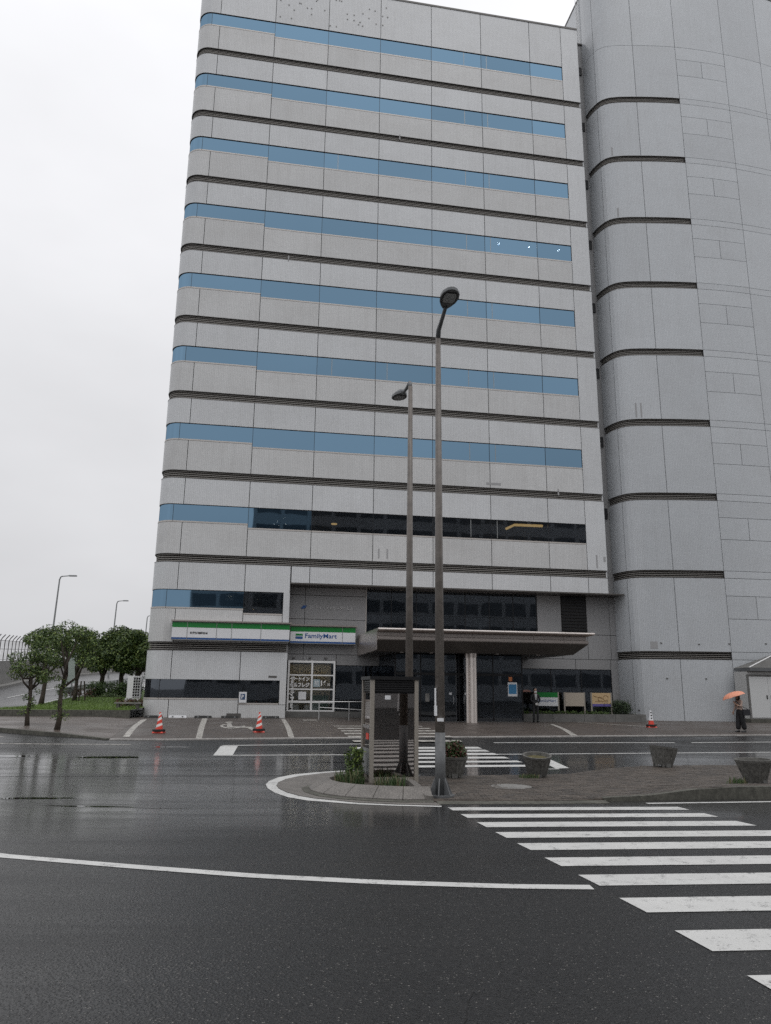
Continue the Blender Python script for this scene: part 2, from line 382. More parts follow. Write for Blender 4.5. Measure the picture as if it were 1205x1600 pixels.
def strip(name, m, par, s0, s1, z0, z1, o0, o1, **k):
    mb = sweep(path_main, s0, s1, z0, z1, o0, o1, straight=strt, **k)
    return mb.build(name, m, par, fix=True)
B = thing('office_building', 'ten storey grey tiled office building with blue window bands and rounded left corner', 'building', (OX, OY, 0), ANG)
SE = -1.914
SIDE = [SE - 10.71, SE - 7.14, SE - 3.57]
J = SIDE + [SE, 0, 3.57, 7.12, 10.66, 14.2, 17.74, 21.32, 23.7, 24.96]
G = .018
def panels(z0, z1, s_from, s_to, m, joints=J, z0f=None):
    js = [s_from] + [j for j in joints if s_from < j < s_to] + [s_to]
    for a, b in zip(js[:-1], js[1:]):
        zz = z0f(a) if z0f else z0
        strip('wall_panel', m, B, a + G, b - G, zz, z1, 0.0, -.06)
WJ = SIDE + [SE, -.53, 3.57, 7.12, 10.66, 14.2, 17.74, 21.32, 23.7]
def windows(zb, s_from, s_to, zt):
    js = [s_from] + [j for j in WJ if s_from < j < s_to] + [s_to]
    for a, b in zip(js[:-1], js[1:]):
        lo = zb + (2.30 if a < 3.5 else 2.07)
        dark = zb < 4 and a < 3 and zb < 0 or (zb > 0 and abs(zb - zl(8)) < .1 and a > 3.9) or (abs(zb - zl(9)) < .1 and a > .5)  # above ground floor, darker glass stands in for the opposite building's dark reflection
        g = strip('window_pane', M['dark_glass'] if dark or zb < 0 else M['blue_glass'], B, a + .012, b - .012, lo, zt - .03, -.05, -.07)
        sw = strip('window_sill', M['sill'], B, a + .01, b - .01, lo - .085, lo - .004, .008, -.12)
        strip('head_frame', M['frame_dark'], B, a + .01, b - .01, zt - .03, zt - .002, -.015, -.10)
        if b < 23.8: strip('mullion', M['frame_dark'], B, b - .011, b + .011, lo, zt - .03, -.03, -.10)
def low_spandrel(zb, s_from, s_to, bottom=.44):
    js = [s_from] + [j for j in J if s_from < j < s_to] + [s_to]
    for a, b in zip(js[:-1], js[1:]):
        top = zb + (2.20 if a < 3.5 else 1.97)
        strip('wall_panel', M['tile_low'], B, a + G, b - G, zb + bottom, top, 0.0, -.06)
S0 = SIDE[0]
for l in range(9, 0, -1):
    zb = zl(l); last = 23.7 if l < 9 else 5.70
    top = zb + 4.75 if l > 1 else 48.1
    end = 24.96 if l < 9 else 6.06
    # louvre recess and slats
    lb = sweep(path_main, S0, end, zb - .02, zb + .46, -.26, -.32, straight=strt); lb.build('louvre_backing', M['joint'], B, fix=True)
    # continuous slats broken at the curve for a clean bend
    lvm = MB()
    for i in range(4):
        for a, b in ((S0, SE), (SE, -.5), (-.5, end - .03)): sweep(path_main, a, b, zb + .05 + i * .105, zb + .085 + i * .105, -.075, -.25, lvm, straight=strt, step=.15)
    lvm.build('louvre', M['louver'], B, fix=True)
    for a, b in ((S0, SE), (SE, -.5), (-.5, end)):
        strip('backing', M['joint'], B, a, b, zb + .44, zb + 1.96, -.062, -.30)
        strip('backing', M['joint'], B, a, b if l < 9 else (b if b < 0 else 24.9), (zb + 3.26 if not (l == 9 and a == -.5) else 7.31), top if l == 1 else top - .002, -.062, -.30)
        strip('panel_lip', M['coping'], B, a, b, zb + .425, zb + .455, .012, -.05)
        strip('panel_lip', M['coping'], B, a, b, zb - .012, zb + .012, .012, -.09)
    if l == 9: strip('backing', M['joint'], B, -.5, 6.05, zb + 3.26, 7.31, -.062, -.30)
    low_spandrel(zb, S0, last)
    windows(zb, S0, last, zb + 3.25)
    if l < 9:
        panels(zb + 3.25, top - .012, S0, 23.7, M['tile'])
        strip('wall_panel', M['tile'], B, 23.7 + G, 24.96, zb + .44, top - .012, 0, -.06)
    else:
        panels(zb + 3.25, top - .012, S0, 6.06, M['tile'])
        panels(7.3, top - .012, 6.06 + 2 * G, 24.96, M['tile'])
        strip('wall_panel', M['tile'], B, 5.70 + G, 6.06, zb + .44, zb + 3.25, 0, -.06)
    # pale mullions that show in the middle bays
    if l < 9:
        for s in (16.51, 18.13) + ((8.01,) if l in (3, 6) else ()) + ((11.38,) if l in (6,) else ()):
            strip('blind_edge', M['galv'], B, s - .018, s + .018, zb + 2.14, zb + 3.2, -.044, -.048)
# ground floor
zb = Z9 - FH
for a, b in ((S0, SE), (SE, -.5), (-.5, 6.05)):
    strip('backing', M['joint'], B, a, b, -.3, .70, -.062, -.30); strip('backing', M['joint'], B, a, b, 2.04, Z9 - .002, -.062, -.30)
js = SIDE + [SE, 0, 3.57, 6.06]
for a, b in zip(js[:-1], js[1:]):
    strip('wall_panel', M['tile_low'], B, a + G, b - (G if b < 6 else 0), -.3, zb + (2.20 if a < 3.5 else 1.97), 0, -.06)
    strip('wall_panel', M['tile'], B, a + G, b - (G if b < 6 else 0), zb + 3.25, Z9 - .012, 0, -.06)
windows(zb, S0, 5.70, zb + 3.27)
strip('wall_panel', M['tile_low'], B, 5.70 + G, 6.06, .72, zb + 3.25, 0, -.06)
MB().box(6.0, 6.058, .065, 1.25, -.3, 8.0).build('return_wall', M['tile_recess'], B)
# roof, coping, ends, interior
strip('coping', M['coping'], B, S0, 24.99, 48.1, 48.24, .03, -.5)
MB().box(-1.0, 24.6, .6, 18, 47.6, 47.9).build('roof', M['concrete'], B)
MB().box(24.90, 24.957, .065, 18, 7.32, 48.09).build('end_wall', M['tile'], B)
MB().box(-1.3, 24.9, 12.4, 12.6, 0, 47.9).build('back_wall', M['tile'], B)
for l in range(10, 0, -1):
    z = zl(l)
    if l < 9: MB().box(-1.0, 24.8, .4, 12.3, z + .1, z + .42).build('floor_slab', M['interior'], B)
    if l == 9: MB().box(-1.0, 6.0, .4, 12.3, z + .1, z + .42).build('floor_slab', M['interior'], B)
    if l <= 9: MB().box(-1.0, 24.8, 4.5, 4.6, z + .43, z + 4.8).build('partition', M['interior'], B)
MB().box(-1.0, 6.0, 4.5, 4.6, 0, 3.4).build('partition', M['interior'], B)
M['curtain'] = mat('curtain', (.42, .41, .36), .8)
for a_, b_ in ((3.75, 4.35), (4.55, 5.0), (5.1, 5.55)): MB().box(a_, b_, .35, .40, Z9 + 2.35, Z9 + 3.2).build('curtain', M['curtain'], B)
# lit lamps behind the glass
def disc(mb, u, y, z, r, h=.05): mb.lathe([(r, z), (r, z + h)], 12, (u, y))
for u, z in ((5.07, 11.03), (5.25, 11.17), (5.65, 11.4), (5.37, 10.96), (5.74, 11.02)):
    mb = MB(); mb.lathe([(.01, z - .05), (.05, z), (.01, z + .05)], 8, (u, 2.0)); mb.build('pendant_lamp', M['lamp_on'], B)
mb = MB(); disc(mb, 8.61, 2.0, 11.15, .18); mb.build('ceiling_lamp', M['lamp_warm'], B)
for z in (6.66, 6.46):
    mb = MB(); disc(mb, 2.75, 2.0, z, .26, .06); mb.build('ceiling_lamp', M['shop_light'], B)
MB().tube([(19.36, 2.0, 11.40), (19.98, 2.2, 11.72), (21.83, 2.2, 11.74)], .085, 6).build('cove_light', M['lamp_warm'], B)
for u in (19.18, 21.32, 23.47):
    mb = MB(); disc(mb, u, 1.5, 31.0, .09, .05); mb.build('ceiling_lamp', M['lamp_bright'], B)
# strip wall between the block and the tower, with small vents
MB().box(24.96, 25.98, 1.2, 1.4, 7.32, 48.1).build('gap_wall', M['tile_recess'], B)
for l in range(8, 0, -1): MB().box(25.3, 25.75, 1.12, 1.2, zl(l) + 3.93, zl(l) + 4.6).build('vent', M['frame_dark'], B)
MB().box(24.96, 25.98, 1.1, 1.45, 48.1, 48.2).build('gap_coping', M['coping'], B)
M['patch'] = mat('repair_mortar', (.34, .34, .345), .7)
# repaired patches on the tiles, fixings of a removed sign on the top band
for (u0, u1, z0, z1) in ((24.26, 24.36, 8.80, 9.60), (24.74, 24.88, 9.2, 9.52), (10.97, 11.06, 8.86, 9.42), (11.46, 11.55, 8.86, 9.42), (12.0, 12.08, 36.9, 37.3), (5.1, 5.18, 27.1, 27.5), (17.5, 18.4, 13.6, 13.75), (22.0, 22.1, 13.2, 13.6)):
    MB().box(u0, u1, -.006, .01, z0, z1).build('repair_patch', M['patch'], B)
rnd = random.Random(3); M['fixing'] = mat('fixing_stain', (.33, .32, .31), .6)
for i in range(38):
    u = 3.9 + (i % 19) * .40 + rnd.uniform(-.12, .12); z = 45.0 + rnd.choice((.15, .5, .85, 1.25, 1.6, 2.0, 2.35)) + rnd.uniform(-.08, .08)
    mb = MB(); mb.lathe([(.045, -.03), (.045, .01)], 8); o_ = mb.build('sign_fixing', M['fixing'], B, (u, 0, z)); o_.rotation_euler = (-math.pi / 2, 0, 0)
# ---------------- entrance recess (face 1.2 m behind the facade line)
RY = 1.2
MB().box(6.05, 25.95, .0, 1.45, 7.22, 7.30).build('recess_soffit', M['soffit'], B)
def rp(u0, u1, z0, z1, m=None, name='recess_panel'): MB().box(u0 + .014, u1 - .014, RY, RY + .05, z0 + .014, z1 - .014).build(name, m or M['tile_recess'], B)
for a, b in ((6.06, 7.0), (7.0, 10.5)):
    for z0, z1 in ((3.45, 5.41), (5.41, 6.77), (6.77, 7.22)): rp(a, b, z0, z1)
rp(6.06, 7.0, 3.1, 3.45); rp(7.0, 8.86, 3.1, 3.45); rp(8.86, 12.0, 2.86, 3.45)
for z0, z1 in ((4.92, 7.22), (3.46, 4.92)): rp(20.87, 22.4, z0, z1)
rp(22.4, 24.03, 3.46, 4.92)
for z0, z1 in ((4.92, 7.22), (3.46, 4.92)): rp(24.03, 25.5, z0, z1); rp(25.5, 25.95, z0, z1)
rp(19.8, 23.18, 2.86, 3.46); rp(23.18, 25.42, 2.86, 3.46); rp(25.42, 25.95, 0, 3.46)
MB().box(6.06, 25.95, RY + .06, RY + .12, 2.9, 7.2).build('recess_backing', M['joint'], B)
for i in range(12):
    z = 4.95 + i * .19; MB().box(22.45, 24.0, RY + .0, RY + .05, z, z + .1).build('louvre_slat', M['frame_dark'], B)
# glazing above the canopy
us = [10.52 + i * (20.85 - 10.52) / 7 for i in range(8)]
for a, b in zip(us[:-1], us[1:]):
    for z0, z1 in ((3.5, 5.78), (5.80, 7.2)): MB().box(a + .01, b - .01, RY + .02, RY + .035, z0, z1).build('glazing_pane', M['dark_glass'], B)
    MB().box(b - .02, b + .02, RY - .01, RY + .055, 3.5, 7.21).build('mullion', M['frame_dark'], B)
MB().box(10.49, 10.54, RY - .02, RY + .055, 3.5, 7.21).build('mullion', M['sill'], B)
for u, z in ((12.75, 5.75), (12.78, 5.58), (14.05, 5.5), (17.05, 5.72), (14.3, 5.3), (15.0, 5.1)):
    mb = MB(); disc(mb, u, 3.0, z, .16, .03); mb.build('ceiling_lamp', M['shop_light'], B)
# lower dark glazing left and right of the entrance, plinth
for u0, u1, z0 in ((8.86, 10.4, .36), (10.4, 12.0, .36), (19.8, 21.6, .3), (21.6, 23.5, .3), (23.5, 25.4, .3)):
    MB().box(u0 + .01, u1 - .01, RY + .02, RY + .035, z0, 2.84).build('glazing_pane', M['dark_glass'], B)
    MB().box(u1 - .02, u1 + .02, RY - .01, RY + .055, z0, 2.85).build('mullion', M['frame_dark'], B)
MB().box(6.06, 12.0, .95, 1.5, -.3, .35).build('plinth', M['plinth'], B)
MB().box(12.0, 25.95, RY, RY + .3, -.3, .3).build('plinth', M['plinth'], B)
MB().box(6.1, 25.9, 7.0, 7.1, 0, 7.2).build('partition', M['interior'], B)
MB().box(6.1, 25.9, 1.3, 7.0, -.05, .0).build('floor_slab', M['interior'], B)
MB().box(6.1, 25.9, 1.4, 7.0, 3.5, 3.6).build('floor_slab', M['interior'], B)
# white storefront frame with eight panes
sf = MB()
for u in (6.17, 7.46, 8.70): sf.box(u, u + .10, .98, 1.10, .35, 3.1)
for z in (.35, .80, 1.50, 2.26, 2.97): sf.box(6.27, 8.70, .985, 1.095, z, z + (.12 if z in (2.97, .80) else .07))
sf.build('storefront_frame', M['white'], B)
for a, b in ((6.27, 7.46), (7.56, 8.70)):
    for z0, z1 in ((.42, .80), (.92, 1.5), (1.57, 2.26), (2.33, 2.97)): MB().box(a, b, 1.03, 1.045, z0, z1).build('storefront_pane', M['clear_glass'], B)
for u in (6.5, 7.6, 8.4): MB().box(u, u + .5, 2.2, 2.5, 2.98, 3.05).build('shop_lamp', M['shop_light'], B)
M['shelf'] = mat('shop_shelf', (.35, .30, .22), .6); M['shelf2'] = mat('shop_goods_green', (.10, .22, .14), .6)
MB().box(6.3, 7.2, 2.6, 3.0, 0, 1.35).build('shop_shelf', M['shelf'], B); MB().box(7.7, 8.6, 2.4, 2.8, 0, 1.2).build('shop_shelf', M['shelf2'], B); MB().box(6.3, 8.8, 3.5, 3.6, .0, 3.4).build('shop_wall', M['shelf'], B)
text('lettering', 'イートイン', .3, M['white'], B, (6.3, 1.02, 1.98), width=1.08, height=.24, bold=.012)
text('lettering', 'セルフレジ', .3, M['white'], B, (6.3, 1.02, 1.65), width=1.08, height=.24, bold=.012)
text('lettering', '16', .3, M['white'], B, (8.02, 1.02, 1.72), width=.30, height=.30, bold=.014)
text('lettering', '席', .2, M['white'], B, (8.38, 1.02, 1.72), width=.15, height=.15)
M['icon'] = mat('icon_grey_blue', (.30, .38, .42), .5)
MB().box(7.6, 7.97, 1.012, 1.022, 1.66, 2.08).build('seat_icon', M['icon'], B)
text('lettering', '杭', .3, M['white'], B, (7.66, 1.006, 1.72), width=.26, height=.30)
text('lettering', 'FamilyMart', .3, M['white'], B, (6.30, 1.02, 2.2), rot=(math.pi / 2, math.pi / 2, 0), width=1.9, height=.26, bold=.01)
MB().box(6.80, 7.22, 1.012, 1.024, .98, 1.40).build('paper_notice', M['sign_white'], B)
# entrance vestibule, projecting under the canopy
VX0, VX1, VY = 11.3, 17.95, -3.9
vus = [11.3, 12.6, 13.7, 14.6, 15.5, 16.4, 17.95]
for a, b in zip(vus[:-1], vus[1:]):
    door = a in (13.7, 14.6)
    MB().box(a + .03, b - .03, VY, VY + .015, .06, 2.30).build('door_leaf' if door else 'vestibule_pane', M['dark_glass'], B)
    MB().box(a + .03, b - .03, VY, VY + .015, 2.42, 3.34).build('vestibule_pane', M['dark_glass'], B)
    MB().box(a - .03, a + .03, VY - .03, VY + .05, .0, 3.36).build('vestibule_post', M['frame_dark'], B)
    MB().box(a + .03, b - .03, VY - .02, VY + .04, 2.30, 2.42).build('transom', M['frame_dark'], B)
MB().box(17.92, 17.98, VY - .03, VY + .05, .0, 3.36).build('vestibule_post', M['frame_dark'], B)
for u in (VX0, VX1 - .015):
    for y0, y1 in ((VY + .06, -1.5), (-1.46, 1.15)): MB().box(u, u + .015, y0, y1, .06, 3.34).build('vestibule_pane', M['dark_glass'], B)
MB().box(11.25, 18.0, VY - .05, 1.2, -.05, .05).build('vestibule_floor', M['plinth'], B)
MB().box(11.3, 17.95, 1.5, 1.6, .05, 3.4).build('vestibule_back', M['joint'], B)
for u in (14.3, 14.85): MB().tube([(u, VY - .05, .9), (u, VY - .05, 1.3)], .02, 6).build('door_handle', M['steel'], B)
# door stickers and poster
M['poster'] = mat('poster_blue', (.05, .22, .42), .5); M['orange'] = mat('poster_orange', (.55, .18, .06), .5)
pb = MB().box(17.18, 17.68, VY - .012, VY - .002, 1.30, 2.0).build('poster', M['sign_white'], B)
MB().box(17.22, 17.64, VY - .016, VY - .012, 1.42, 1.90).build('poster_picture', M['poster'], pb)
MB().box(17.24, 17.42, VY - .012, VY - .002, 2.06, 2.27).build('sticker', M['orange'], B)
for u in (14.15, 14.95): MB().box(u - .06, u + .06, VY - .01, VY - .002, 1.35, 1.45).build('door_sticker', M['sign_white'], B)
MB().box(12.85, 13.05, VY - .012, VY - .002, 1.0, 1.4).build('notice', M['concrete'], B)
# canopy
prof = [(-1.15, 4.55, 21.0), (6.0, 4.44, 21.0), (6.06, 4.40, 21.05), (6.06, 4.34, 21.05), (5.98, 4.31, 20.95), (5.80, 4.25, 20.72), (5.80, 4.07, 20.72), (5.92, 4.05, 20.78), (5.92, 3.90, 20.78), (5.2, 3.40, 20.25), (-1.15, 3.40, 20.25)]
cn = MB()
cn.rings([[(10.05, -v, z) for v, z, e in prof], [(e, -v, z) for v, z, e in prof]])
can = cn.build('canopy', M['canopy'], B, fix=True)
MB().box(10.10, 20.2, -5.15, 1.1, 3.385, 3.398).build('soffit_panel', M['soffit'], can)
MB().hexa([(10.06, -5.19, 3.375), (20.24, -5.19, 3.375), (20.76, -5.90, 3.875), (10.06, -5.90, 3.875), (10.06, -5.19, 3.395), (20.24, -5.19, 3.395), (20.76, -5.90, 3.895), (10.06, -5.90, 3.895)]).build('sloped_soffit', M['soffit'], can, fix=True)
lp = [10.05 + i * (21.05 - 10.05) / 7 for i in range(8)]
for a, b in zip(lp[:-1], lp[1:]): MB().tube([(a + .008, -6.08, 4.39), (b - .008, -6.08, 4.39)], .055, 10).build('lip', M['lip'], can)
for a, b in zip(lp[:-1], lp[1:]):
    b2 = min(b, 20.7)
    MB().box(a + .01, b2 - .01, -5.835, -5.805, 4.09, 4.23).build('fascia_panel', M['canopy'], can)
    MB().box(a + .01, b2 - .01, -5.945, -5.925, 3.92, 4.035).build('fascia_panel', M['canopy'], can)
MB().box(10.03, 10.05, -5.8, 1.1, 3.42, 4.3).build('side_panel', M['canopy'], can)
for u in (11.5, 13.0, 16.4, 18.6):
    mb = MB(); mb.lathe([(.11, 3.36), (.11, 3.384)], 12, (u, -4.6)); mb.build('downlight', M['lip'], can)
for u, r in ((14.79, .10), (15.02, .185)):
    c = MB(); c.lathe([(r, 0), (r, 3.18)], 20, (u, -4.97 if r > .15 else -4.86)); c.build('column', M['lip'], can, smooth_=False)
    c = MB(); c.lathe([(r + .03, 3.18), (r + .03, 3.385)], 20, (u, -4.97 if r > .15 else -4.86)); c.build('column_cap', M['canopy'], can)
# wall lettering
M['letter'] = mat('metal_letter', (.66, .66, .66), .4, .0)
text('lettering', 'ユーティリティセンタービル', .3, M['letter'], B, (7.2, 1.17, 5.98), width=2.55, height=.21, extrude=.012)['kind'] = 'stuff'
lg = MB(); lg.rings([[(6.76, 1.15, 6.0), (6.98, 1.15, 6.0), (7.1, 1.15, 6.17), (6.9, 1.15, 6.17)], [(6.76, 1.2, 6.0), (6.98, 1.2, 6.0), (7.1, 1.2, 6.17), (6.9, 1.2, 6.17)]]); lg.build('wall_emblem', M['sign_blue'], B, fix=True)
MB().box(5.1, 5.55, -.012, 0, 2.12, 2.22).build('wall_plate', M['coping'], B)
for u in (6.4, 7.3, 8.2): MB().box(u, u + .12, 1.05, 1.2, 3.22, 3.28).build('bracket', M['coping'], B)

# ================================================================ TOWER
TW = thing('service_tower', 'tall curved pale grey tower with dark slot louvres standing right of the office block', 'building', (OX, OY, 0), ANG)
cp = [(25.9, 9.0), (25.9, 5.0), (25.89, 2.4), (25.89, 1.0), (25.97, .35), (26.18, -.28), (26.55, -.68), (27.3, -.97), (28.53, -1.22), (30.0, -1.46), (31.55, -1.64), (33.4, -1.73), (35.3, -1.71), (38.4, -1.48), (42, -.85), (46, .2), (50, 1.7), (54, 3.6)]
dense = []
for i in range(len(cp) - 1):
    p0, p1, p2, p3 = cp[max(i - 1, 0)], cp[i], cp[i + 1], cp[min(i + 2, len(cp) - 1)]
    for k in range(12):
        t = k / 12.0
        dense.append(tuple(.5 * (2 * p1[j] + (p2[j] - p0[j]) * t + (2 * p0[j] - 5 * p1[j] + 4 * p2[j] - p3[j]) * t * t + (3 * p1[j] - p0[j] - 3 * p2[j] + p3[j]) * t ** 3) for j in (0, 1)))
dense.append(cp[-1]); acc = [0.0]
for a, b in zip(dense[:-1], dense[1:]): acc.append(acc[-1] + math.dist(a, b))
def path_tw(s):
    s = min(max(s, 0), acc[-1] - 1e-6); i = 0
    lo, hi = 0, len(acc) - 1
    while hi - lo > 1:
        mid = (lo + hi) // 2
        if acc[mid] <= s: lo = mid
        else: hi = mid
    t = (s - acc[lo]) / (acc[hi] - acc[lo]); x = dense[lo][0] + (dense[hi][0] - dense[lo][0]) * t; y = dense[lo][1] + (dense[hi][1] - dense[lo][1]) * t
    a = dense[max(lo - 2, 0)]; b = dense[min(hi + 2, len(dense) - 1)]; dx, dy = b[0] - a[0], b[1] - a[1]; L = math.hypot(dx, dy)
    return (x, y, dy / L, -dx / L)
def s_at(u): return next(acc[i] for i, p in enumerate(dense) if p[0] >= u and i > 40)
sB = next(acc[i] for i, p in enumerate(dense) if p[1] < 1.2)
s0_, s26, s28, s31, s35, s38, s42, s46, s50 = 0.0, s_at(26.1), s_at(28.53), s_at(31.55), s_at(35.3), s_at(38.4), s_at(42), s_at(46), s_at(50)
def tstrip(name, m, a, b, z0, z1, o0=0, o1=-.06, g=.014, st=.3): return sweep(path_tw, a + g, b - g, z0 + g * .8, z1 - g * .8, o0, o1, step=st).build(name, m, TW, fix=True)
TT = M['tile_tower']; TOP = 52.4
LB = [(0.0, sB), (sB, s26), (s26, s28), (s28, s31)]
for l in range(10, -1, -1):
    zb = zl(l) if l < 10 else -.3 - .44; zt = zl(l - 1) if l > 0 else TOP
    z0 = zb + .44 if l > 0 else zb
    for a, b in LB:
        if l == 0: tstrip('wall_panel', TT, a, b, zb, zt)
        else: tstrip('wall_panel', TT, a, b, z0, zt)
    if 1 <= l <= 9:
        sweep(path_tw, 0, s31, zb - .02, zb + .46, -.28, -.34, step=.3).build('louvre_backing', M['joint'], TW, fix=True)
        lv = MB()
        for i in range(4): sweep(path_tw, 0, s31 - .03, zb + .06 + i * .105, zb + .09 + i * .105, -.08, -.27, lv, step=.25)
        lv.build('louvre', M['louver'], TW, fix=True)
        sweep(path_tw, 0, s31, zb - .012, zb + .012, .012, -.12, step=.3).build('panel_lip', M['coping'], TW, fix=True)
        sweep(path_tw, 0, s31, zb + .425, zb + .45, .012, -.1, step=.3).build('panel_lip', M['coping'], TW, fix=True)
        sweep(path_tw, s31 - .03, s31, zb, zb + .44, -.02, -.3).build('louvre_end', M['joint'], TW, fix=True)
    # blind bay beyond the slots
    if l == 0: tstrip('wall_panel', TT, s31, s35, zb, zt)
    else:
        if l < 10: tstrip('wall_panel', TT, s31, s35, zb, z0)
        lo, hi = (2.35, 3.70)
        if l < 10: tstrip('wall_panel', TT, s31, s35, z0, zb + lo)
        else: tstrip('wall_panel', TT, s31, s35, z0, zl(10) + lo)
        zz = zl(l)
        m_ = (s31 + s35) / 2
        tstrip('wall_panel', TT, s31, m_, zz + lo, zz + hi); tstrip('wall_panel', TT, m_, s35, zz + lo, zz + hi); tstrip('wall_panel', TT, s31, s35, zz + hi, zz + FH)
    for a, b in ((s35, s38), (s38, s42), (s42, s46), (s46, s50)):
        if l == 0: tstrip('wall_panel', TT, a, b, zb, zt, st=.5)
        else:
            if l < 10: tstrip('wall_panel', TT, a, b, zb, z0, st=.5)
            tstrip('wall_panel', TT, a, b, z0, zt, st=.5)
sweep(path_tw, 0, s31, -.3, TOP - .1, -.36, -.42, step=.4).build('backing', M['joint'], TW, fix=True)
for l in range(10, -1, -1):
    zb = zl(l) if l < 10 else -.3 - .44; zt = zl(l - 1) if l > 0 else TOP
    sweep(path_tw, 0, s31, (zb + .445) if l > 0 else zb, zt - .002, -.063, -.36, step=.3).build('backing', M['joint'], TW, fix=True)
sweep(path_tw, s31, s50, -.3, TOP - .1, -.063, -.2, step=.5).build('backing', M['joint'], TW, fix=True)
sweep(path_tw, 0, s50, TOP, TOP + .15, .03, -.6, step=.5).build('coping', M['coping'], TW, fix=True)
MB().box(25.92, 26.5, 9.1, 18, 0, TOP).build('side_wall', TT, TW)
MB().box(26.5, 50, 3.8, 18, TOP - .6, TOP - .2).build('roof', M['concrete'], TW)
# ladder rail above the gap
ld = MB()
for y in (1.3, 1.65): ld.tube([(25.80, y, 48.3), (25.80, y, TOP + .6)], .025, 6)
for i in range(14): ld.tube([(25.80, 1.3, 48.5 + i * .3), (25.80, 1.65, 48.5 + i * .3)], .015, 5)
ld.build('roof_ladder', M['white'], TW)
# grey repair patch and small fixings on the tower
for uu, zz_, w_, h_ in ((26.9, 4.05, .42, .42),):
    s = s_at(uu); sweep(path_tw, s, s + w_, zz_, zz_ + h_, .006, -.01).build('repair_patch', M['patch'], TW, fix=True)
for uu, z_ in ((27.4, 4.35), (29.6, 4.3), (31.4, 4.35), (27.6, 2.35), (29.8, 2.35), (31.6, 2.3), (33.6, 4.4), (26.2, .55)):
    s = s_at(uu); sweep(path_tw, s, s + .1, z_, z_ + .06, .03, -.01).build('wall_fixing', M['coping'], TW, fix=True)
for uu, l_ in ((26.75, 3), (27.0, 6), (27.3, 6), (26.6, 2)):
    s = s_at(uu); sweep(path_tw, s, s + .09, zl(l_) + .55, zl(l_) + 1.2 + .3 * (l_ == 6), .006, -.01).build('repair_patch', M['patch'], TW, fix=True)
# ================================================================ FORECOURT, SIDEWALK, ISLAND, MARKINGS
KERB = [(-9.08, 26.01), (-8.45, 25.98), (-2.78, 27.53), (7.44, 30.06), (16.03, 32.15), (45, 39.2)]
apron = tag(drape('forecourt_pavement', KERB + [(45, 60), (-13.2, 50), (-12.7, 38.2)], M['apron'], .03), kind='structure')
def band(line, w, side=1):
    """polyline -> (line, line offset sideways by w)"""
    o = []
    for i, p in enumerate(line):
        a = line[max(i - 1, 0)]; b = line[min(i + 1, len(line) - 1)]; L = math.hypot(b[0] - a[0], b[1] - a[1])
        o.append((p[0] - (b[1] - a[1]) / L * w * side, p[1] + (b[0] - a[0]) / L * w * side))
    return line, o
def resample(line, step):
    acc_ = [0]
    for a, b in zip(line[:-1], line[1:]): acc_.append(acc_[-1] + math.dist(a, b))
    n = max(1, round(acc_[-1] / step)); o = []
    for i in range(n + 1):
        s = acc_[-1] * i / n; j = max(k for k in range(len(acc_)) if acc_[k] <= s + 1e-9); j = min(j, len(line) - 2)
        t = (s - acc_[j]) / (acc_[j + 1] - acc_[j]); o.append((line[j][0] + (line[j + 1][0] - line[j][0]) * t, line[j][1] + (line[j + 1][1] - line[j][1]) * t))
    return o
kl = resample(KERB[:-1] + [(24, 34.1)], 1.8)
_, kl2 = band(kl, .16, -1)
M['kerb_pale'] = stone('pale_kerb', (.34, .325, .31), 14, .8, .6, 2.0)
for i in range(len(kl) - 1):
    a, b, c, d_ = kl[i], kl[i + 1], kl2[i + 1], kl2[i]; e = .006
    a = (a[0] + (b[0] - a[0]) * e, a[1] + (b[1] - a[1]) * e); d_ = (d_[0] + (c[0] - d_[0]) * e, d_[1] + (c[1] - d_[1]) * e)
    t = lambda p, z: (p[0], p[1], gz(*p) + z)
    MB().hexa([t(d_, -.05), t(c, -.05), t(b, -.05), t(a, -.05), t(d_, .034), t(c, .034), t(b, .04), t(a, .04)]).build('kerb_stone', M['kerb_pale'], apron, fix=True)
# left sidewalk with raised kerb
LK = [(-9.1, 26.05), (-9.75, 26.45), (-11.7, 27.0), (-13.7, 28.0), (-18, 30.4), (-26, 34.6)]
rise = lambda x, y: .034 + .09 * smooth(.3, 2.4, -(x + 9.1) - .207 * (y - 26.05))
walk = tag(drape('sidewalk', LK + [(-26, 35.2), (-12.55, 38.05), (-11.5, 37.6)], M['walk'], zfun=rise, split_x=[-9.4, -9.8, -10.2, -10.6, -11, -11.5, -12, -12.5, -13, -13.5, -14], step=.5), kind='structure')
lk = resample(LK, 1.0); _, lk2 = band(lk, .18, 1)
for i in range(len(lk) - 1):
    a, b, c, d_ = lk[i], lk[i + 1], lk2[i + 1], lk2[i]
    t = lambda p, z: (p[0], p[1], gz(*p) + z)
    za, zb_ = rise(*a) + .012, rise(*b) + .012
    MB().hexa([t(a, -.1), t(b, -.1), t(c, -.1), t(d_, -.1), t(a, za), t(b, zb_), t(c, zb_ + .004), t(d_, za + .004)]).build('kerb_stone', M['concrete_dark'], walk, fix=True)
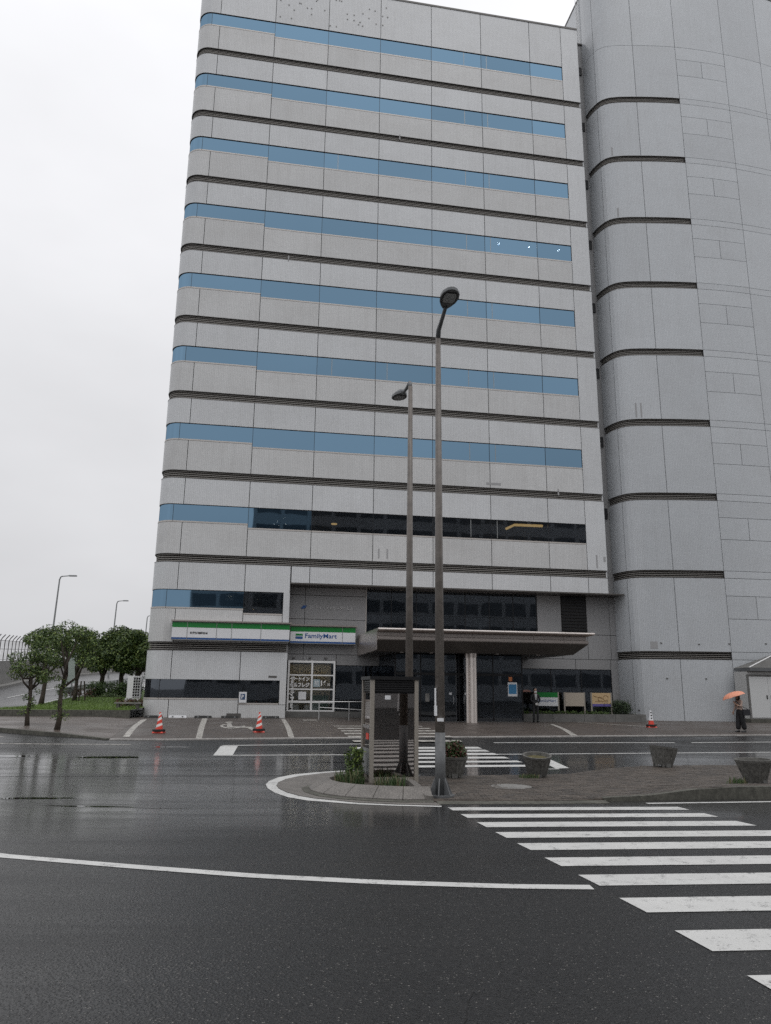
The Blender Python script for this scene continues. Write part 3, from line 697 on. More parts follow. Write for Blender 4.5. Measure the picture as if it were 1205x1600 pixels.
# tree pit soil patches
# island
def isl_off(x, y): return .085 + .13 * smooth(4.8, 6.4, x) * smooth(16.4, 15.1, y - .12 * (x - 6)) - .05 * smooth(4.8, 4.0, x) * smooth(14.9, 14.1, y)
IN = [(.92, 13.95), (2.9, 14.12), (4.6, 14.45), (5.99, 14.75), (7.3, 14.9), (10, 15.3), (14, 15.9)]
IF = [(14, 21.4), (10.3, 20.85), (8.5, 20.75), (6.63, 20.25), (5.82, 19.7), (4.94, 18.9), (4.3, 18.15), (1.44, 17.4), (-.2, 17.2), (.5, 15.6)]
island = tag(drape('traffic_island', IN + IF, M['paver'], zfun=lambda x, y: isl_off(x, y) - .010, thick=.25, step=.35, split_x=[1 + .5 * i for i in range(26)]), kind='structure')
poly = IN + IF
def inside(x, y, P=None):
    P = P or poly; c = False; j = len(P) - 1
    for i in range(len(P)):
        if (P[i][1] > y) != (P[j][1] > y) and x < (P[j][0] - P[i][0]) * (y - P[i][1]) / (P[j][1] - P[i][1]) + P[i][0]: c = not c
        j = i
    return c
pv = [MB(), MB(), MB()]; rr = random.Random(5)
ca, sa = math.cos(R(4)), math.sin(R(4))
for iy in range(75):
    for ix in range(48):
        lx = ix * .205 + (iy % 2) * .1; ly = iy * .102
        x = .6 + lx * ca - ly * sa; y = 13.9 + lx * sa + ly * ca
        pts = [(x + (dx * ca - dy * sa), y + (dx * sa + dy * ca)) for dx, dy in ((0, 0), (.198, 0), (.198, .095), (0, .095))]
        if x > 10.3 or not all(inside(*p) for p in pts): continue
        if math.hypot(x - 2.55, y - 15.65) < .42: continue
        m_ = pv[rr.choice((0, 0, 1, 2))]; dz = rr.uniform(-.003, .003)
        zs = [gz(*p) + isl_off(*p) + dz for p in pts]; n = len(m_.v)
        m_.v += [(p[0], p[1], z) for p, z in zip(pts, zs)] + [(p[0], p[1], z - .014) for p, z in zip(pts, zs)]
        m_.face((n, n + 1, n + 2, n + 3))
        for k in range(4): m_.face((n + k, n + 4 + k, n + 4 + (k + 1) % 4, n + (k + 1) % 4))
M['paver2'] = stone('island_paver_dark', (.070, .060, .052), 14, .7, .55, 1.2); M['paver3'] = stone('island_paver_pale', (.112, .094, .080), 14, .7, .55, 1.2)
for m_, k in zip(pv, ('paver', 'paver2', 'paver3')): tag(m_.build('paving_bricks', M[k], island, fix=True), kind='stuff')
# manhole in the island
mh = MB(); mh.lathe([(.40, -.03), (.40, .0), (.37, .004), (.36, -.006), (.0, -.004)], 28, cap=False); o_ = mh.build('manhole_cover', M['concrete'], island, (2.55, 15.65, gz(2.55, 15.65) + isl_off(2.55, 15.65)))
# kerb of the island (dark, mossy) on the right
kb = resample([(4.0, 14.30), (4.6, 14.42), (5.99, 14.71), (7.3, 14.86), (10, 15.26), (14, 15.86)], .95); _, kb2 = band(kb, .15, 1)
for i in range(len(kb) - 1):
    a, b, c, d_ = kb[i], kb[i + 1], kb2[i + 1], kb2[i]; t = lambda p, z: (p[0], p[1], gz(*p) + z); za, zb_ = isl_off(*d_) + .006, isl_off(*c) + .006
    MB().hexa([t(a, -.1), t(b, -.1), t(c, -.1), t(d_, -.1), t(a, za), t(b, zb_), t(c, zb_), t(d_, za)]).build('kerb_stone', M['concrete_dark'], island, fix=True)
kb = resample([(.95, 13.90), (2.9, 14.06), (4.0, 14.24)], .95); _, kb2 = band(kb, .2, -1)
for i in range(len(kb) - 1):
    a, b, c, d_ = kb[i], kb[i + 1], kb2[i + 1], kb2[i]; t = lambda p, z: (p[0], p[1], gz(*p) + z)
    MB().hexa([t(d_, -.06), t(c, -.06), t(b, -.06), t(a, -.06), t(d_, .006), t(c, .006), t(b, .028), t(a, .028)]).build('gutter_stone', M['concrete_dark'], island, fix=True)
# markings
def mark(poly, m='paint', off=.004, par=None, name='road_marking', ring=None): return drape(name, poly, M[m], off, par or road, ring=ring, step=1.2)
def locpoly(u0, u1, v0, v1, sk=0.0): return [W(u0, v0), W(u1, v0 + sk), W(u1, v1 + sk), W(u0, v1)]
for v, u_ in ((28.72, 7.57), (29.5, 7.58), (30.35, 7.59), (31.28, 7.57), (32.17, 7.56), (33.13, 7.54), (34.05, 7.53), (35.0, 7.49), (35.98, 7.44), (36.92, 7.38)): mark(locpoly(u_, 11.55, v, v + (.36 if v < 29 else .40 if v < 30 else .48), .34), name='crosswalk_stripe')
for v in (21.62, 20.42, 19.3, 18.3, 17.4, 16.6): mark(locpoly(7.65, 11.75, v, v + .5, -.05), name='crosswalk_stripe')
for v in (14.9, 13.5, 12.4, 11.3, 10.1, 8.6): mark(locpoly(7.75, 11.6, v, v + .5, -.1), 'paint_worn', .036, apron, 'crosswalk_stripe')
for seg, w in (([(-4.84, 22.42), (-.72, 23.18), (.3, 23.38)], .14), ([(3.2, 23.88), (4.57, 24.13), (12.85, 25.93), (30, 29.6)], .14),
               ([(-5.1, 24.97), (-.82, 26.13), (.2, 26.4)], .14), ([(3.9, 27.3), (4.53, 27.43), (10.68, 28.48)], .14), ([(11.36, 28.61), (14.6, 29.37), (30, 33)], .14),
               ([(4.7, 14.02), (7.09, 14.42), (12, 15.15)], .12)):
    a, b = band(seg, w); mark(a, ring=b)
mark([(-4.84, 22.39), (-5.15, 24.87), (-4.62, 24.96), (-4.30, 22.47)], off=.008)
mark([W(12.89, 19.96), W(12.42, 22.45), W(12.0, 22.62), W(12.2, 21.54)]); mark([W(11.3, 22.6), W(12.05, 22.62), W(12.05, 22.74), W(11.3, 22.72)])
tipo = [(.2, 19.6), (-.89, 19.07), (-1.48, 18.64), (-2.02, 18.11), (-2.30, 17.44), (-2.40, 16.71), (-2.38, 16.17), (-2.25, 15.57), (-2.02, 14.93), (-1.71, 14.37), (-1.32, 13.98), (-.41, 13.59), (.25, 13.45), (1.0, 13.37)]
tipi = [(.2, 19.42), (-.82, 18.88), (-1.36, 18.38), (-1.84, 17.74), (-2.09, 17.1), (-2.17, 16.5), (-2.14, 16.0), (-2.02, 15.5), (-1.81, 15.0), (-1.53, 14.55), (-1.21, 14.22), (-.41, 13.76), (.25, 13.6), (1.01, 13.51)]
mark(tipo, ring=tipi)
drape('island_nose', tipi[1:] + [(.92, 13.9), (.5, 15.6), (0, 17.3)], M['granite'], .012, island, step=.6)
ll = [(-17, 18.6), (-12.5, 14.6), (-9.5, 12.3), (-7.8, 11.0), (-6.0, 9.85), (-4.2, 8.90), (-2.6, 8.35), (-1.22, 7.92), (.03, 7.67), (1.21, 7.54), (1.95, 7.53)]
a, _ = band(resample(ll, .3), .1); _, b = band(resample(ll, .3), .09); _, c = band(resample(ll, .3), .09, -1); mark(b, ring=c)
a, b = band([(-12.8, 26.2), (-15.5, 27.6), (-20, 30.1)], .15, -1); mark(a, 'paint_worn', ring=b)
a, b = band([(-14, 24.4), (-10.5, 24.6), (-8.0, 24.9)], .12, -1); mark(a, 'paint_worn', ring=b)
for q in ([(-8.87, 26.64), (-8.66, 26.68), (-11.41, 37.58), (-11.64, 37.51)], [(-6.36, 26.55), (-6.16, 26.6), (-8.95, 39.6), (-9.2, 39.5)], [(-3.31, 27.44), (-3.12, 27.49), (-5.05, 40.0), (-5.24, 39.9)],
          [W(18.45, 6.2), W(18.62, 6.2), W(16.75, 13.2), W(16.5, 13.2)], [W(20.8, 3.9), W(21.0, 3.9), W(22.6, 8.2), W(22.35, 8.2)], [W(6.9, 2.2), W(7.6, 2.2), W(7.5, 3.2), W(6.8, 3.2)]):
    mark(q, 'paint_worn', .036, apron, 'bay_line')
# wheelchair symbol
def wc(pts): return [W(u, v) for u, v in pts]
cx, cy = 3.55, 8.8
ring_o = [(cx - .52 * math.cos(R(a)), cy + 1.8 * math.sin(R(a))) for a in range(-60, 200, 20)]
ring_i = [(cx - .40 * math.cos(R(a)), cy + 1.42 * math.sin(R(a))) for a in range(-60, 200, 20)]
mark(wc(ring_o), 'paint_worn', .036, apron, 'wheelchair_symbol', ring=wc(ring_i))
mark(wc([(cx - .25 + .18 * math.cos(R(a)), cy - 3.2 + .6 * math.sin(R(a))) for a in range(0, 360, 30)]), 'paint_worn', .036, apron, 'wheelchair_symbol')
mark(wc([(cx - .32, cy - 2.2), (cx - .12, cy - 2.2), (cx + .0, cy + .6), (cx + .75, cy + .8), (cx + 1.0, cy + 2.6), (cx + .8, cy + 2.7), (cx + .6, cy + 1.4), (cx - .2, cy + 1.1)]), 'paint_worn', .036, apron, 'wheelchair_symbol')
# puddles and a seam crack
for i, (x, y, rx, ry, an) in enumerate(((-6.2, 13.85, .75, .10, 6), (-4.75, 13.02, .85, .055, -2), (-3.6, 12.92, .4, .04, -2), (-7.6, 21.6, .9, .26, 8), (-10.5, 21.5, .8, .2, 6), (-6.6, 24.4, .5, .16, 5), (-9.8, 17.4, 1.2, .16, 3), (9.5, 12.6, 1.6, .10, 8), (13, 30.6, 1.2, .12, 14), (-.6, 21.2, 1.1, .12, 8))):
    pr_ = random.Random(i + 20); c_, s_ = math.cos(R(an)), math.sin(R(an)); P = []
    for k in range(26):
        a_ = 2 * math.pi * k / 26; q = 1 + pr_.uniform(-.28, .28); P.append((x + rx * q * math.cos(a_) * c_ - ry * q * math.sin(a_) * s_, y + rx * q * math.cos(a_) * s_ + ry * q * math.sin(a_) * c_))
    drape('puddle', P, M['puddle'], .003, road)
rc = random.Random(11)
def crack(pts, w=.012):
    pts = resample(pts, .12); pts = [(x + rc.uniform(-.02, .02), y + rc.uniform(-.025, .025)) for x, y in pts]
    a_, b_ = band(pts, w); mark(a_, 'crackm', .0025, ring=b_, name='crack')
M['crackm'] = mat('crack_dark', (.008, .008, .008), .9)
crack([(.42, 4.4), (.5, 4.7), (.55, 4.9)], .006);  crack([(-9, 16.9), (-5, 17.4), (-1.6, 17.9)], .03); crack([(.5, 4.5), (.75, 3.9), (.9, 3.4)], .007)

# ================================================================ VEGETATION HELPERS
def leaf_cloud(mbs, rng, c, r, n, size, squash=.8, shell=.45):
    for _ in range(n):
        while True:
            p = Vector((rng.uniform(-1, 1), rng.uniform(-1, 1), rng.uniform(-1, 1)))
            if shell < p.length <= 1: break
        up = p.z
        q = Vector(c) + Vector((p.x * r, p.y * r, p.z * r * squash))
        nrm = (p * .7 + Vector((rng.gauss(0, .6), rng.gauss(0, .6), .5 + rng.gauss(0, .5)))).normalized()
        t = nrm.orthogonal().normalized(); t.rotate(Matrix.Rotation(rng.uniform(0, 6.28), 3, nrm)); b = nrm.cross(t)
        s = size * rng.uniform(.7, 1.3); k = rng.choice((0, 1, 1, 2, 0))
        m_ = mbs[k]; m_.quad(q - t * s, q - b * s * .45 + nrm * s * .1, q + t * s, q + b * s * .45 + nrm * s * .1)
def tree(label, base, H, crown, seed, trunk_r=.1, tufts=0, nleaf=260, size=.075, group=None, lean=(0, 0), cr=(.35, .55)):
    """crown: list of (dx, dy, z) cluster centres; trunk forks towards them"""
    rng = random.Random(seed); t = thing('round_crowned_tree', label, 'tree', base, 0, group)
    fork = Vector((lean[0], lean[1], H * .5)); tr = MB()
    pts = [Vector((0, 0, -.1))] + [Vector((lean[0] * k / 4 + rng.uniform(-.05, .05), lean[1] * k / 4, H * .5 * k / 4)) for k in range(1, 5)]
    tr.tube(pts, [trunk_r * (1.25 if i == 0 else 1 - .09 * i) for i in range(5)], 8)
    tr.build('trunk', M['bark'], t, smooth_=True)
    big = [crown[i] for i in range(0, len(crown), 2)]
    for c in big[:7]:
        st = pts[rng.choice((2, 3, 4, 4))]; e = Vector(c); mid = st.lerp(e, .5) + Vector((rng.uniform(-.15, .15), rng.uniform(-.15, .15), -.12))
        MB().tube([st, mid, e], [trunk_r * .55, trunk_r * .38, trunk_r * .15], 6).build('limb', M['bark'], t, smooth_=True)
    mbs = [MB(), MB(), MB()]
    for c in crown: leaf_cloud(mbs, rng, c, rng.uniform(*cr), nleaf, size, .72)
    for k in range(tufts):
        p = pts[rng.choice((1, 2, 3, 4))].lerp(pts[rng.choice((1, 2, 3))], rng.random()); leaf_cloud(mbs, rng, p + Vector((rng.uniform(-.2, .2), rng.uniform(-.15, .15), 0)), rng.uniform(.1, .2), 45, size * .8, .9, .1)
    one = MB()
    for k, m_ in enumerate(mbs):
        off = len(one.v); one.v += m_.v
        for f in m_.f: one.f.append(tuple(i + off for i in f)); one.uv.append(None); one.mi.append(k)
    one.build('crown', M['leaf'], t)
    return t
def blob(cx, cy, z0, z1, rx, ry, n, seed):
    rng = random.Random(seed); o = []
    for _ in range(n):
        a = rng.uniform(0, 6.28); q = math.sqrt(rng.random()); z = rng.uniform(0, 1)
        w = math.sqrt(max(0.05, 1 - (z - .25) ** 2 * 1.2)); o.append((cx + rx * q * w * math.cos(a), cy + ry * q * w * math.sin(a), z0 + (z1 - z0) * z))
    return o
def bush(name, label, cat, base, size, n, seed, mats=None, leaf=.05, group=None, parent=None):
    rng = random.Random(seed); mbs = [MB(), MB(), MB()]
    for _ in range(n):
        c = (rng.uniform(-.5, .5) * size[0], rng.uniform(-.5, .5) * size[1], rng.uniform(.15, .95) * size[2]); leaf_cloud(mbs, rng, c, min(size) * .3, 14, leaf, .8, .1)
    one = MB()
    for k, m_ in enumerate(mbs):
        off = len(one.v); one.v += m_.v
        for f in m_.f: one.f.append(tuple(i + off for i in f)); one.uv.append(None); one.mi.append(k)
    o = one.build(name, mats or M['leaf'], parent, base)
    if label: tag(o, label, cat, group)
    return o

# ================================================================ LEFT BACKGROUND: lawn, ramp, trees
lw = MB(); 
def lawn_z(y): return .42 + .035 * (y - 38)
WA, WB = (-12.45, 38.1), (-30.0, 34.6)
dxw, dyw = WB[0] - WA[0], WB[1] - WA[1]; Lw = math.hypot(dxw, dyw)
wt = thing('low_retaining_wall', 'low dark concrete retaining wall along the front of the lawn', 'wall', (WA[0], WA[1], 0))
nb = 10
for i in range(nb):
    a = (dxw * i / nb, dyw * i / nb); b = (dxw * (i + .992) / nb, dyw * (i + .992) / nb); nx_, ny_ = -dyw / Lw * -.2, dxw / Lw * -.2
    MB().hexa([(a[0], a[1], -.2), (b[0], b[1], -.2), (b[0] + nx_, b[1] + ny_, -.2), (a[0] + nx_, a[1] + ny_, -.2), (a[0], a[1], .43), (b[0], b[1], .43), (b[0] + nx_, b[1] + ny_, .43), (a[0] + nx_, a[1] + ny_, .43)]).build('wall_block', M['concrete_dark'], wt, fix=True)
lm = MB(); LP = [(-12.6, 38.25), (-19.4, 36.95), (-18.7, 40), (-18.9, 43), (-19.8, 48), (-20.6, 54), (-21.3, 62), (-8, 66), (-12.5, 41)]
lm.v = [(x, y, lawn_z(y)) for x, y in LP]; lm.face(range(len(LP))); lawn = tag(lm.build('lawn', M['grass'], fix=True), kind='structure')
gb = MB(); rg = random.Random(2)
for _ in range(9000):
    x = rg.uniform(-20, -12.2); y = 38.2 + rg.random() ** 1.6 * 12
    if not inside(x, y, LP): continue
    z = lawn_z(y); a = rg.uniform(0, 6.28); h_ = rg.uniform(.04, .11); w_ = .018
    n = len(gb.v); gb.v += [(x - w_ * math.cos(a), y - w_ * math.sin(a), z), (x + w_ * math.cos(a), y + w_ * math.sin(a), z), (x + rg.uniform(-.04, .04), y + rg.uniform(-.04, .04), z + h_)]; gb.face((n, n + 1, n + 2))
M['blade'] = mat('grass_blade', (.12, .19, .037), .6)
tag(gb.build('grass_blades', M['blade'], lawn), kind='stuff')
# ramp road
RL = [(-25, 36, .08), (-28.3, 50, .75), (-32.5, 65.2, 1.43), (-36.3, 78, 2.0), (-38.4, 87.9, 2.45), (-39.8, 110, 3.45), (-38, 160, 5.7), (-30, 230, 7.5)]
RR = [(-18.9, 36, .08), (-19.0, 42, .38), (-20.5, 50.6, .78), (-21.3, 57, 1.07), (-22.6, 68, 1.55), (-23.6, 82, 2.2), (-24, 110, 3.45), (-22, 160, 5.7), (-16, 230, 7.5)]
rm = MB()
def interp(L_, t):
    n = len(L_) - 1; i = min(int(t * n), n - 1); f = t * n - i; return [L_[i][k] + (L_[i + 1][k] - L_[i][k]) * f for k in range(3)]
def at_y(L_, y):
    for a, b in zip(L_[:-1], L_[1:]):
        if a[1] <= y <= b[1]:
            f = (y - a[1]) / (b[1] - a[1]); return [a[k] + (b[k] - a[k]) * f for k in range(3)]
ys = [36, 39, 42, 46, 50, 54, 58, 62, 66, 70, 75, 80, 86, 92, 100, 110, 125, 145, 160, 190, 229]
for y in ys: a, b = at_y(RL, y), at_y(RR, y); rm.v += [tuple(a), tuple(b)]
for i in range(len(ys) - 1): rm.face((2 * i, 2 * i + 1, 2 * i + 3, 2 * i + 2))
M['asphalt2'] = asphalt('ramp_asphalt', .055, True)
ramp = tag(rm.build('ramp_road', M['asphalt2'], fix=True), kind='structure')
ed = MB(); cl = MB()
for y0, y1 in zip(ys[:-1], ys[1:]):
    a, b = at_y(RR, y0), at_y(RR, y1); ed.quad((a[0] - .5, a[1], a[2] + .02), (a[0] - .3, a[1], a[2] + .02), (b[0] - .3, b[1], b[2] + .02), (b[0] - .5, b[1], b[2] + .02))
ed.build('edge_line', M['paint'], ramp)
for k in range(10):
    y0 = 40 + k * 10; y1 = y0 + 5; A0, B0, A1, B1 = at_y(RL, y0), at_y(RR, y0), at_y(RL, y1), at_y(RR, y1); m0 = [(p + q) / 2 for p, q in zip(A0, B0)]; m1 = [(p + q) / 2 for p, q in zip(A1, B1)]
    q_ = MB(); q_.quad((m0[0] - .08, m0[1], m0[2] + .02), (m0[0] + .08, m0[1], m0[2] + .02), (m1[0] + .08, m1[1], m1[2] + .02), (m1[0] - .08, m1[1], m1[2] + .02)); q_.build('lane_dash', M['paint'], ramp)
pw = thing('parapet_wall', 'grey concrete parapet wall along the far side of the ramp', 'wall', (-28, 50, 0))
pl = [at_y(RL, y) for y in (36, 44, 50, 56, 62, 68, 74, 80, 86, 92, 100, 110, 125, 145, 160, 190)]
for a, b in zip(pl[:-1], pl[1:]):
    e = .004; b = [a[k] + (b[k] - a[k]) * (1 - e) for k in range(3)]
    ht = 2.15
    MB().hexa([(a[0] + 28 + .1, a[1] - 50, a[2] - .5), (b[0] + 28 + .1, b[1] - 50, b[2] - .5), (b[0] + 28 - .3, b[1] - 50, b[2] - .5), (a[0] + 28 - .3, a[1] - 50, a[2] - .5), (a[0] + 28, a[1] - 50, a[2] + ht), (b[0] + 28, b[1] - 50, b[2] + ht), (b[0] + 28 - .2, b[1] - 50, b[2] + ht), (a[0] + 28 - .2, a[1] - 50, a[2] + ht)]).build('wall_segment', M['concrete'], pw, fix=True)
    MB().hexa([(a[0] + 28.1, a[1] - 50, a[2] - .2), (a[0] + 28.9, a[1] - 50, a[2] - .2), (b[0] + 28.9, b[1] - 50, b[2] - .2), (b[0] + 28.1, b[1] - 50, b[2] - .2), (a[0] + 28.1, a[1] - 50, a[2] + .22), (a[0] + 28.9, a[1] - 50, a[2] + .2), (b[0] + 28.9, b[1] - 50, b[2] + .2), (b[0] + 28.1, b[1] - 50, b[2] + .22)]).build('wall_footing', M['concrete'], pw, fix=True)
fn = thing('security_fence', 'tall grey mesh fence with outward bent tops above the parapet', 'fence', (-28, 50, 0))
y = 52.0; k = 0; prevp = None
while y < 84:
    a = at_y(RL, y); x, z = a[0] + 28 - .1, a[2] + 2.15
    MB().tube([(x, y - 50, z - .1), (x, y - 50, z + 1.75), (x + .12, y - 50, z + 1.95), (x + .35, y - 50, z + 2.2)], .045, 6).build('post', M['fence'], fn)
    if prevp:
        for hh in (.1, 1.0, 1.72): MB().tube([(prevp[0], prevp[1], prevp[2] + hh), (x, y - 50, z + hh)], .02, 5).build('rail', M['fence'], fn)
        mb = MB()
        for j in range(1, 4):
            f = j / 4; xx, yy, zz = [prevp[q] + ((x, y - 50, z)[q] - prevp[q]) * f for q in range(3)]
            mb.tube([(xx, yy, zz + .1), (xx + .08, yy, zz + .9), (xx, yy, zz + 1.72)], .012, 4)
        tag(mb.build('mesh_wires', M['fence'], fn), kind='stuff')
    prevp = (x, y - 50, z); y += 1.7; k += 1
gr = thing('guard_rail', 'grey steel guard rail beside the ramp behind the lawn trees', 'guard rail', (-20.5, 50, 0))
gp = [at_y(RR, y_) for y_ in (47, 51, 55, 59, 63, 68, 74, 80)]
for a, b in zip(gp[:-1], gp[1:]):
    for h0, h1, o_ in ((.45, .60, 0), (.62, .78, 0)):
        A = (a[0] + 20.6, a[1] - 50, a[2]); Bq = (b[0] + 20.6, b[1] - 50, b[2])
        MB().hexa([(A[0], A[1], A[2] + h0), (Bq[0], Bq[1], Bq[2] + h0), (Bq[0] + .06, Bq[1], Bq[2] + h0), (A[0] + .06, A[1], A[2] + h0), (A[0], A[1], A[2] + h1), (Bq[0], Bq[1], Bq[2] + h1), (Bq[0] + .06, Bq[1], Bq[2] + h1), (A[0] + .06, A[1], A[2] + h1)]).build('beam', M['galv'], gr, fix=True)
    MB().tube([(a[0] + 20.72, a[1] - 50, a[2] - .1), (a[0] + 20.72, a[1] - 50, a[2] + .75)], .06, 8).build('post', M['galv'], gr)
for i, (x, yy, zt, ax, lab) in enumerate(((-30.5, 70, 11.6, 1.35, 'slender grey street light with horizontal arm, tallest and leftmost above the lawn trees'), (-32.05, 90, 11.55, 1.15, 'slender grey street light rising behind the dense trees beside the lawn'), (-33.6, 107, 11.4, 1.1, 'most distant slender street light, partly hidden by the building corner'))):
    sl_ = thing('ramp_street_light', lab, 'street light', (x, yy, 1.2), 0, 'street lights along the ramp')
    hh = zt - 1.2
    MB().tube([(.1 - .35, 0, 0), (-.05, 0, hh - .3), (.05, 0, hh - .05), (.2, 0, hh)], [.11, .07, .065, .06], 8).build('pole', M['galv'], sl_)
    MB().tube([(.2, 0, hh), (ax * .6, 0, hh + .05)], .05, 6).build('arm', M['galv'], sl_)
    MB().box(ax * .6, ax * 1.12, -.12, .12, hh - .01, hh + .11).build('lamp_head', M['galv'], sl_)
# trees
T1 = (-13.33, 29.18, gz(-13.33, 29.18) + .1); T2 = (-11.62, 27.76, gz(-11.62, 27.76) + .1)
tree('slim tufted tree nearest the left edge, growing from the raised sidewalk', T1, 3.5, blob(-.05, 0, 2.0, 3.3, .62, .6, 12, 1) + [(-.6, 0, 1.95), (.35, .1, 1.75)], 21, .085, 11, 240, .047, 'trees by the lawn', (-.05, 0), (.26, .42))
tree('forked slim tree on the raised sidewalk beside the kerb end', T2, 3.85, blob(.1, .1, 2.35, 3.7, .78, .75, 16, 2) + [(-.5, 0, 1.9)], 22, .10, 13, 250, .047, 'trees by the lawn', (.1, 0), (.28, .45))
tree('tree on the lawn edge behind the two sidewalk trees, beside the ramp line', (-18.6, 42, .5), 4.3, blob(.1, 0, 2.5, 4.0, 1.1, 1.0, 20, 3), 23, .14, 0, 190, .08, 'trees by the lawn', (.1, 0), (.4, .65))
tree('tree on the lawn steadied by two short stakes', (-18.4, 46, .68), 4.4, blob(.1, 0, 2.6, 4.1, 1.0, 1.0, 18, 4), 24, .13, 0, 190, .08, 'trees by the lawn', (0, 0), (.4, .65))
tree('leftmost of the three dense dark trees behind the lawn hedge', (-20.0, 54.5, .95), 4.8, blob(0, 0, 2.0, 4.1, 1.7, 1.5, 34, 5), 25, .2, 0, 270, .10, 'trees by the lawn', (0, 0), (.5, .8))
tree('middle and tallest of the three dense dark trees behind the lawn hedge', (-18.6, 54.5, .95), 5.0, blob(0, 0, 1.9, 4.5, 1.7, 1.5, 36, 6), 26, .2, 0, 270, .10, 'trees by the lawn', (0, 0), (.5, .8))
tree('dense dark tree next to the building corner behind the white cabinet', (-17.2, 53.5, .95), 4.8, blob(.1, 0, 1.7, 4.2, 1.7, 1.5, 36, 7), 27, .2, 0, 270, .10, 'trees by the lawn', (0, 0), (.5, .8))
for i, (x, yy) in enumerate(((-18.1, 45.9), (-17.8, 46.1))):
    mb = MB().tube([(0, 0, 0), (.05 - .2 * i, 0, 1.15)], .045, 6); o_ = mb.build('tree_stake', M['bark'], None, (x, yy, lawn_z(yy))); tag(o_, ('left' if i == 0 else 'right') + ' one of two short dark wooden stakes beside the lawn tree', 'stake', 'tree stakes')
bush('clipped_hedge', 'dark clipped hedge under the dense trees behind the lawn', 'hedge', (-18.0, 51.5, lawn_z(51.5)), (3.4, 1.0, .95), 260, 31, [M['leaf'][0], M['leaf'][0], M['leaf'][1]], .07)
bush('flower_bed', 'reddish low flower bed left of the clipped hedge', 'flower bed', (-20.0, 50.8, lawn_z(50.8)), (1.9, .7, .55), 90, 32, [M['leaf'][0], M['leaf_red'], M['leaf_red']], .05)
bush('planted_border', 'red brown plants around the foot of the white cabinet', 'plants', (-13.4, 41.2, .50), (1.6, .7, .40), 80, 33, [M['leaf'][1], M['leaf_red'], M['leaf_red']], .05)
bush('yellow_green_shrub', 'bright green shrub between the white cabinet and the building corner', 'shrub', (-13.0, 44, .5), (.9, .8, 2.2), 120, 34, [M['leaf'][1], M['leaf'][2], M['leaf'][2]], .06)
cb = thing('outdoor_cabinet', 'white outdoor equipment cabinet with dark grille beside the building corner', 'cabinet', (-13.55, 41.9, .55), ANG)
MB().box(-.36, .36, -.2, .25, .42, 1.58).build('upper_case', M['white'], cb)
MB().box(-.42, .36, -.24, .25, 0, .40).build('lower_case', M['white'], cb)
g_ = MB()
MB().box(-.06, .32, -.215, -.20, .46, 1.54).build('grille_back', M['black'], cb)
for i in range(4): MB().box(-.06 + i * .12, -.04 + i * .12, -.235, -.215, .46, 1.54).build('grille_bar', M['white'], cb)
for i in range(8): MB().box(-.06, .32, -.25, -.235, .48 + i * .145, .50 + i * .145).build('grille_bar', M['white'], cb)
mb = MB(); mb.lathe([(.19, 0), (.19, .02)], 18); o_ = mb.build('fan_cover', M['plinth'], cb, (-.12, -.24, .2)); o_.rotation_euler = (math.pi / 2, 0, 0)
bn = thing('low_bench', 'low dark bench on the lawn in front of the white cabinet', 'bench', (-13.1, 39.7, .45), ANG)
MB().box(-.65, .65, -.2, .2, .26, .32).build('seat', M['concrete'], bn); MB().box(-.55, -.4, -.16, .16, 0, .26).build('leg', M['concrete_dark'], bn); MB().box(.4, .55, -.16, .16, 0, .26).build('leg', M['concrete_dark'], bn)
sb = thing('sign_board', 'pale green back of a tall narrow sign board beside the ramp guard rail', 'sign', (-20.1, 49.5, .8))
M['pale_green'] = mat('pale_green_board', (.33, .38, .35), .5)
for i in range(4): MB().box(-.36, .36, 0, .04, .95 + i * .46, 1.40 + i * .46).build('board_panel', M['pale_green'], sb)
MB().tube([(.0, .08, -.1), (.0, .08, 2.8)], .04, 8).build('post', M['galv'], sb)
# ================================================================ SHOP SIGNS
def shop_sign(label, u0, u1, v, cuts, dpt, loc_z=4.0):
    x, y = W(u0, v); s = thing('shop_sign', label, 'sign', (x, y, loc_z), ANG, 'shop fascia signs'); L = u1 - u0
    MB().box(0, L, .01, dpt, 0, .96).build('cabinet', M['galv'], s)
    MB().box(-.05, L + .08, -.12, dpt, .97, 1.04).build('top_cover', M['canopy'], s)
    cs = [0] + [c - u0 for c in cuts] + [L]
    for a, b in zip(cs[:-1], cs[1:]):
        p = MB().box(a + .012, b - .012, -.02, .008, .13, .655).build('face_panel', M['sign_white'], s)
        MB().box(a + .012, b - .012, -.02, .008, .66, .93).build('green_stripe', M['sign_green'], s)
        MB().box(a + .012, b - .012, -.02, .008, .04, .125).build('blue_stripe', M['sign_blue'], s)
    for c in cs[1:-1]: MB().box(c - .012, c + .012, -.035, 0, .02, .95).build('divider', M['galv'], s)
    MB().box(0, L, -.03, .01, .0, .035).build('bottom_rail', M['galv'], s)
    return s
s1 = shop_sign('long green white and blue fascia sign with small black lettering above the ground floor window', -.08, 6.12, .36, (.72, 2.24, 3.03, 4.58), .33)
text('lettering', '新整備場駅前店', .2, M['black'], s1, (.95, -.026, .32), width=.92, height=.12, extrude=.003, bold=.004)
s2 = shop_sign('short green white and blue fascia sign reading FamilyMart beside the canopy', 6.2, 9.87, -.7, (9.12,), .45)
text('lettering', 'FamilyMart', .3, M['sign_blue'], s2, (.83, -.026, .24), width=1.78, height=.33, extrude=.003, bold=.004)
MB().box(.30, .70, -.026, -.02, .255, .37).build('logo_block', M['sign_blue'], s2); MB().box(.30, .70, -.026, -.02, .445, .54).build('logo_block', M['sign_green'], s2); MB().box(.30, .70, -.026, -.02, .375, .44).build('logo_block', M['icon'], s2)
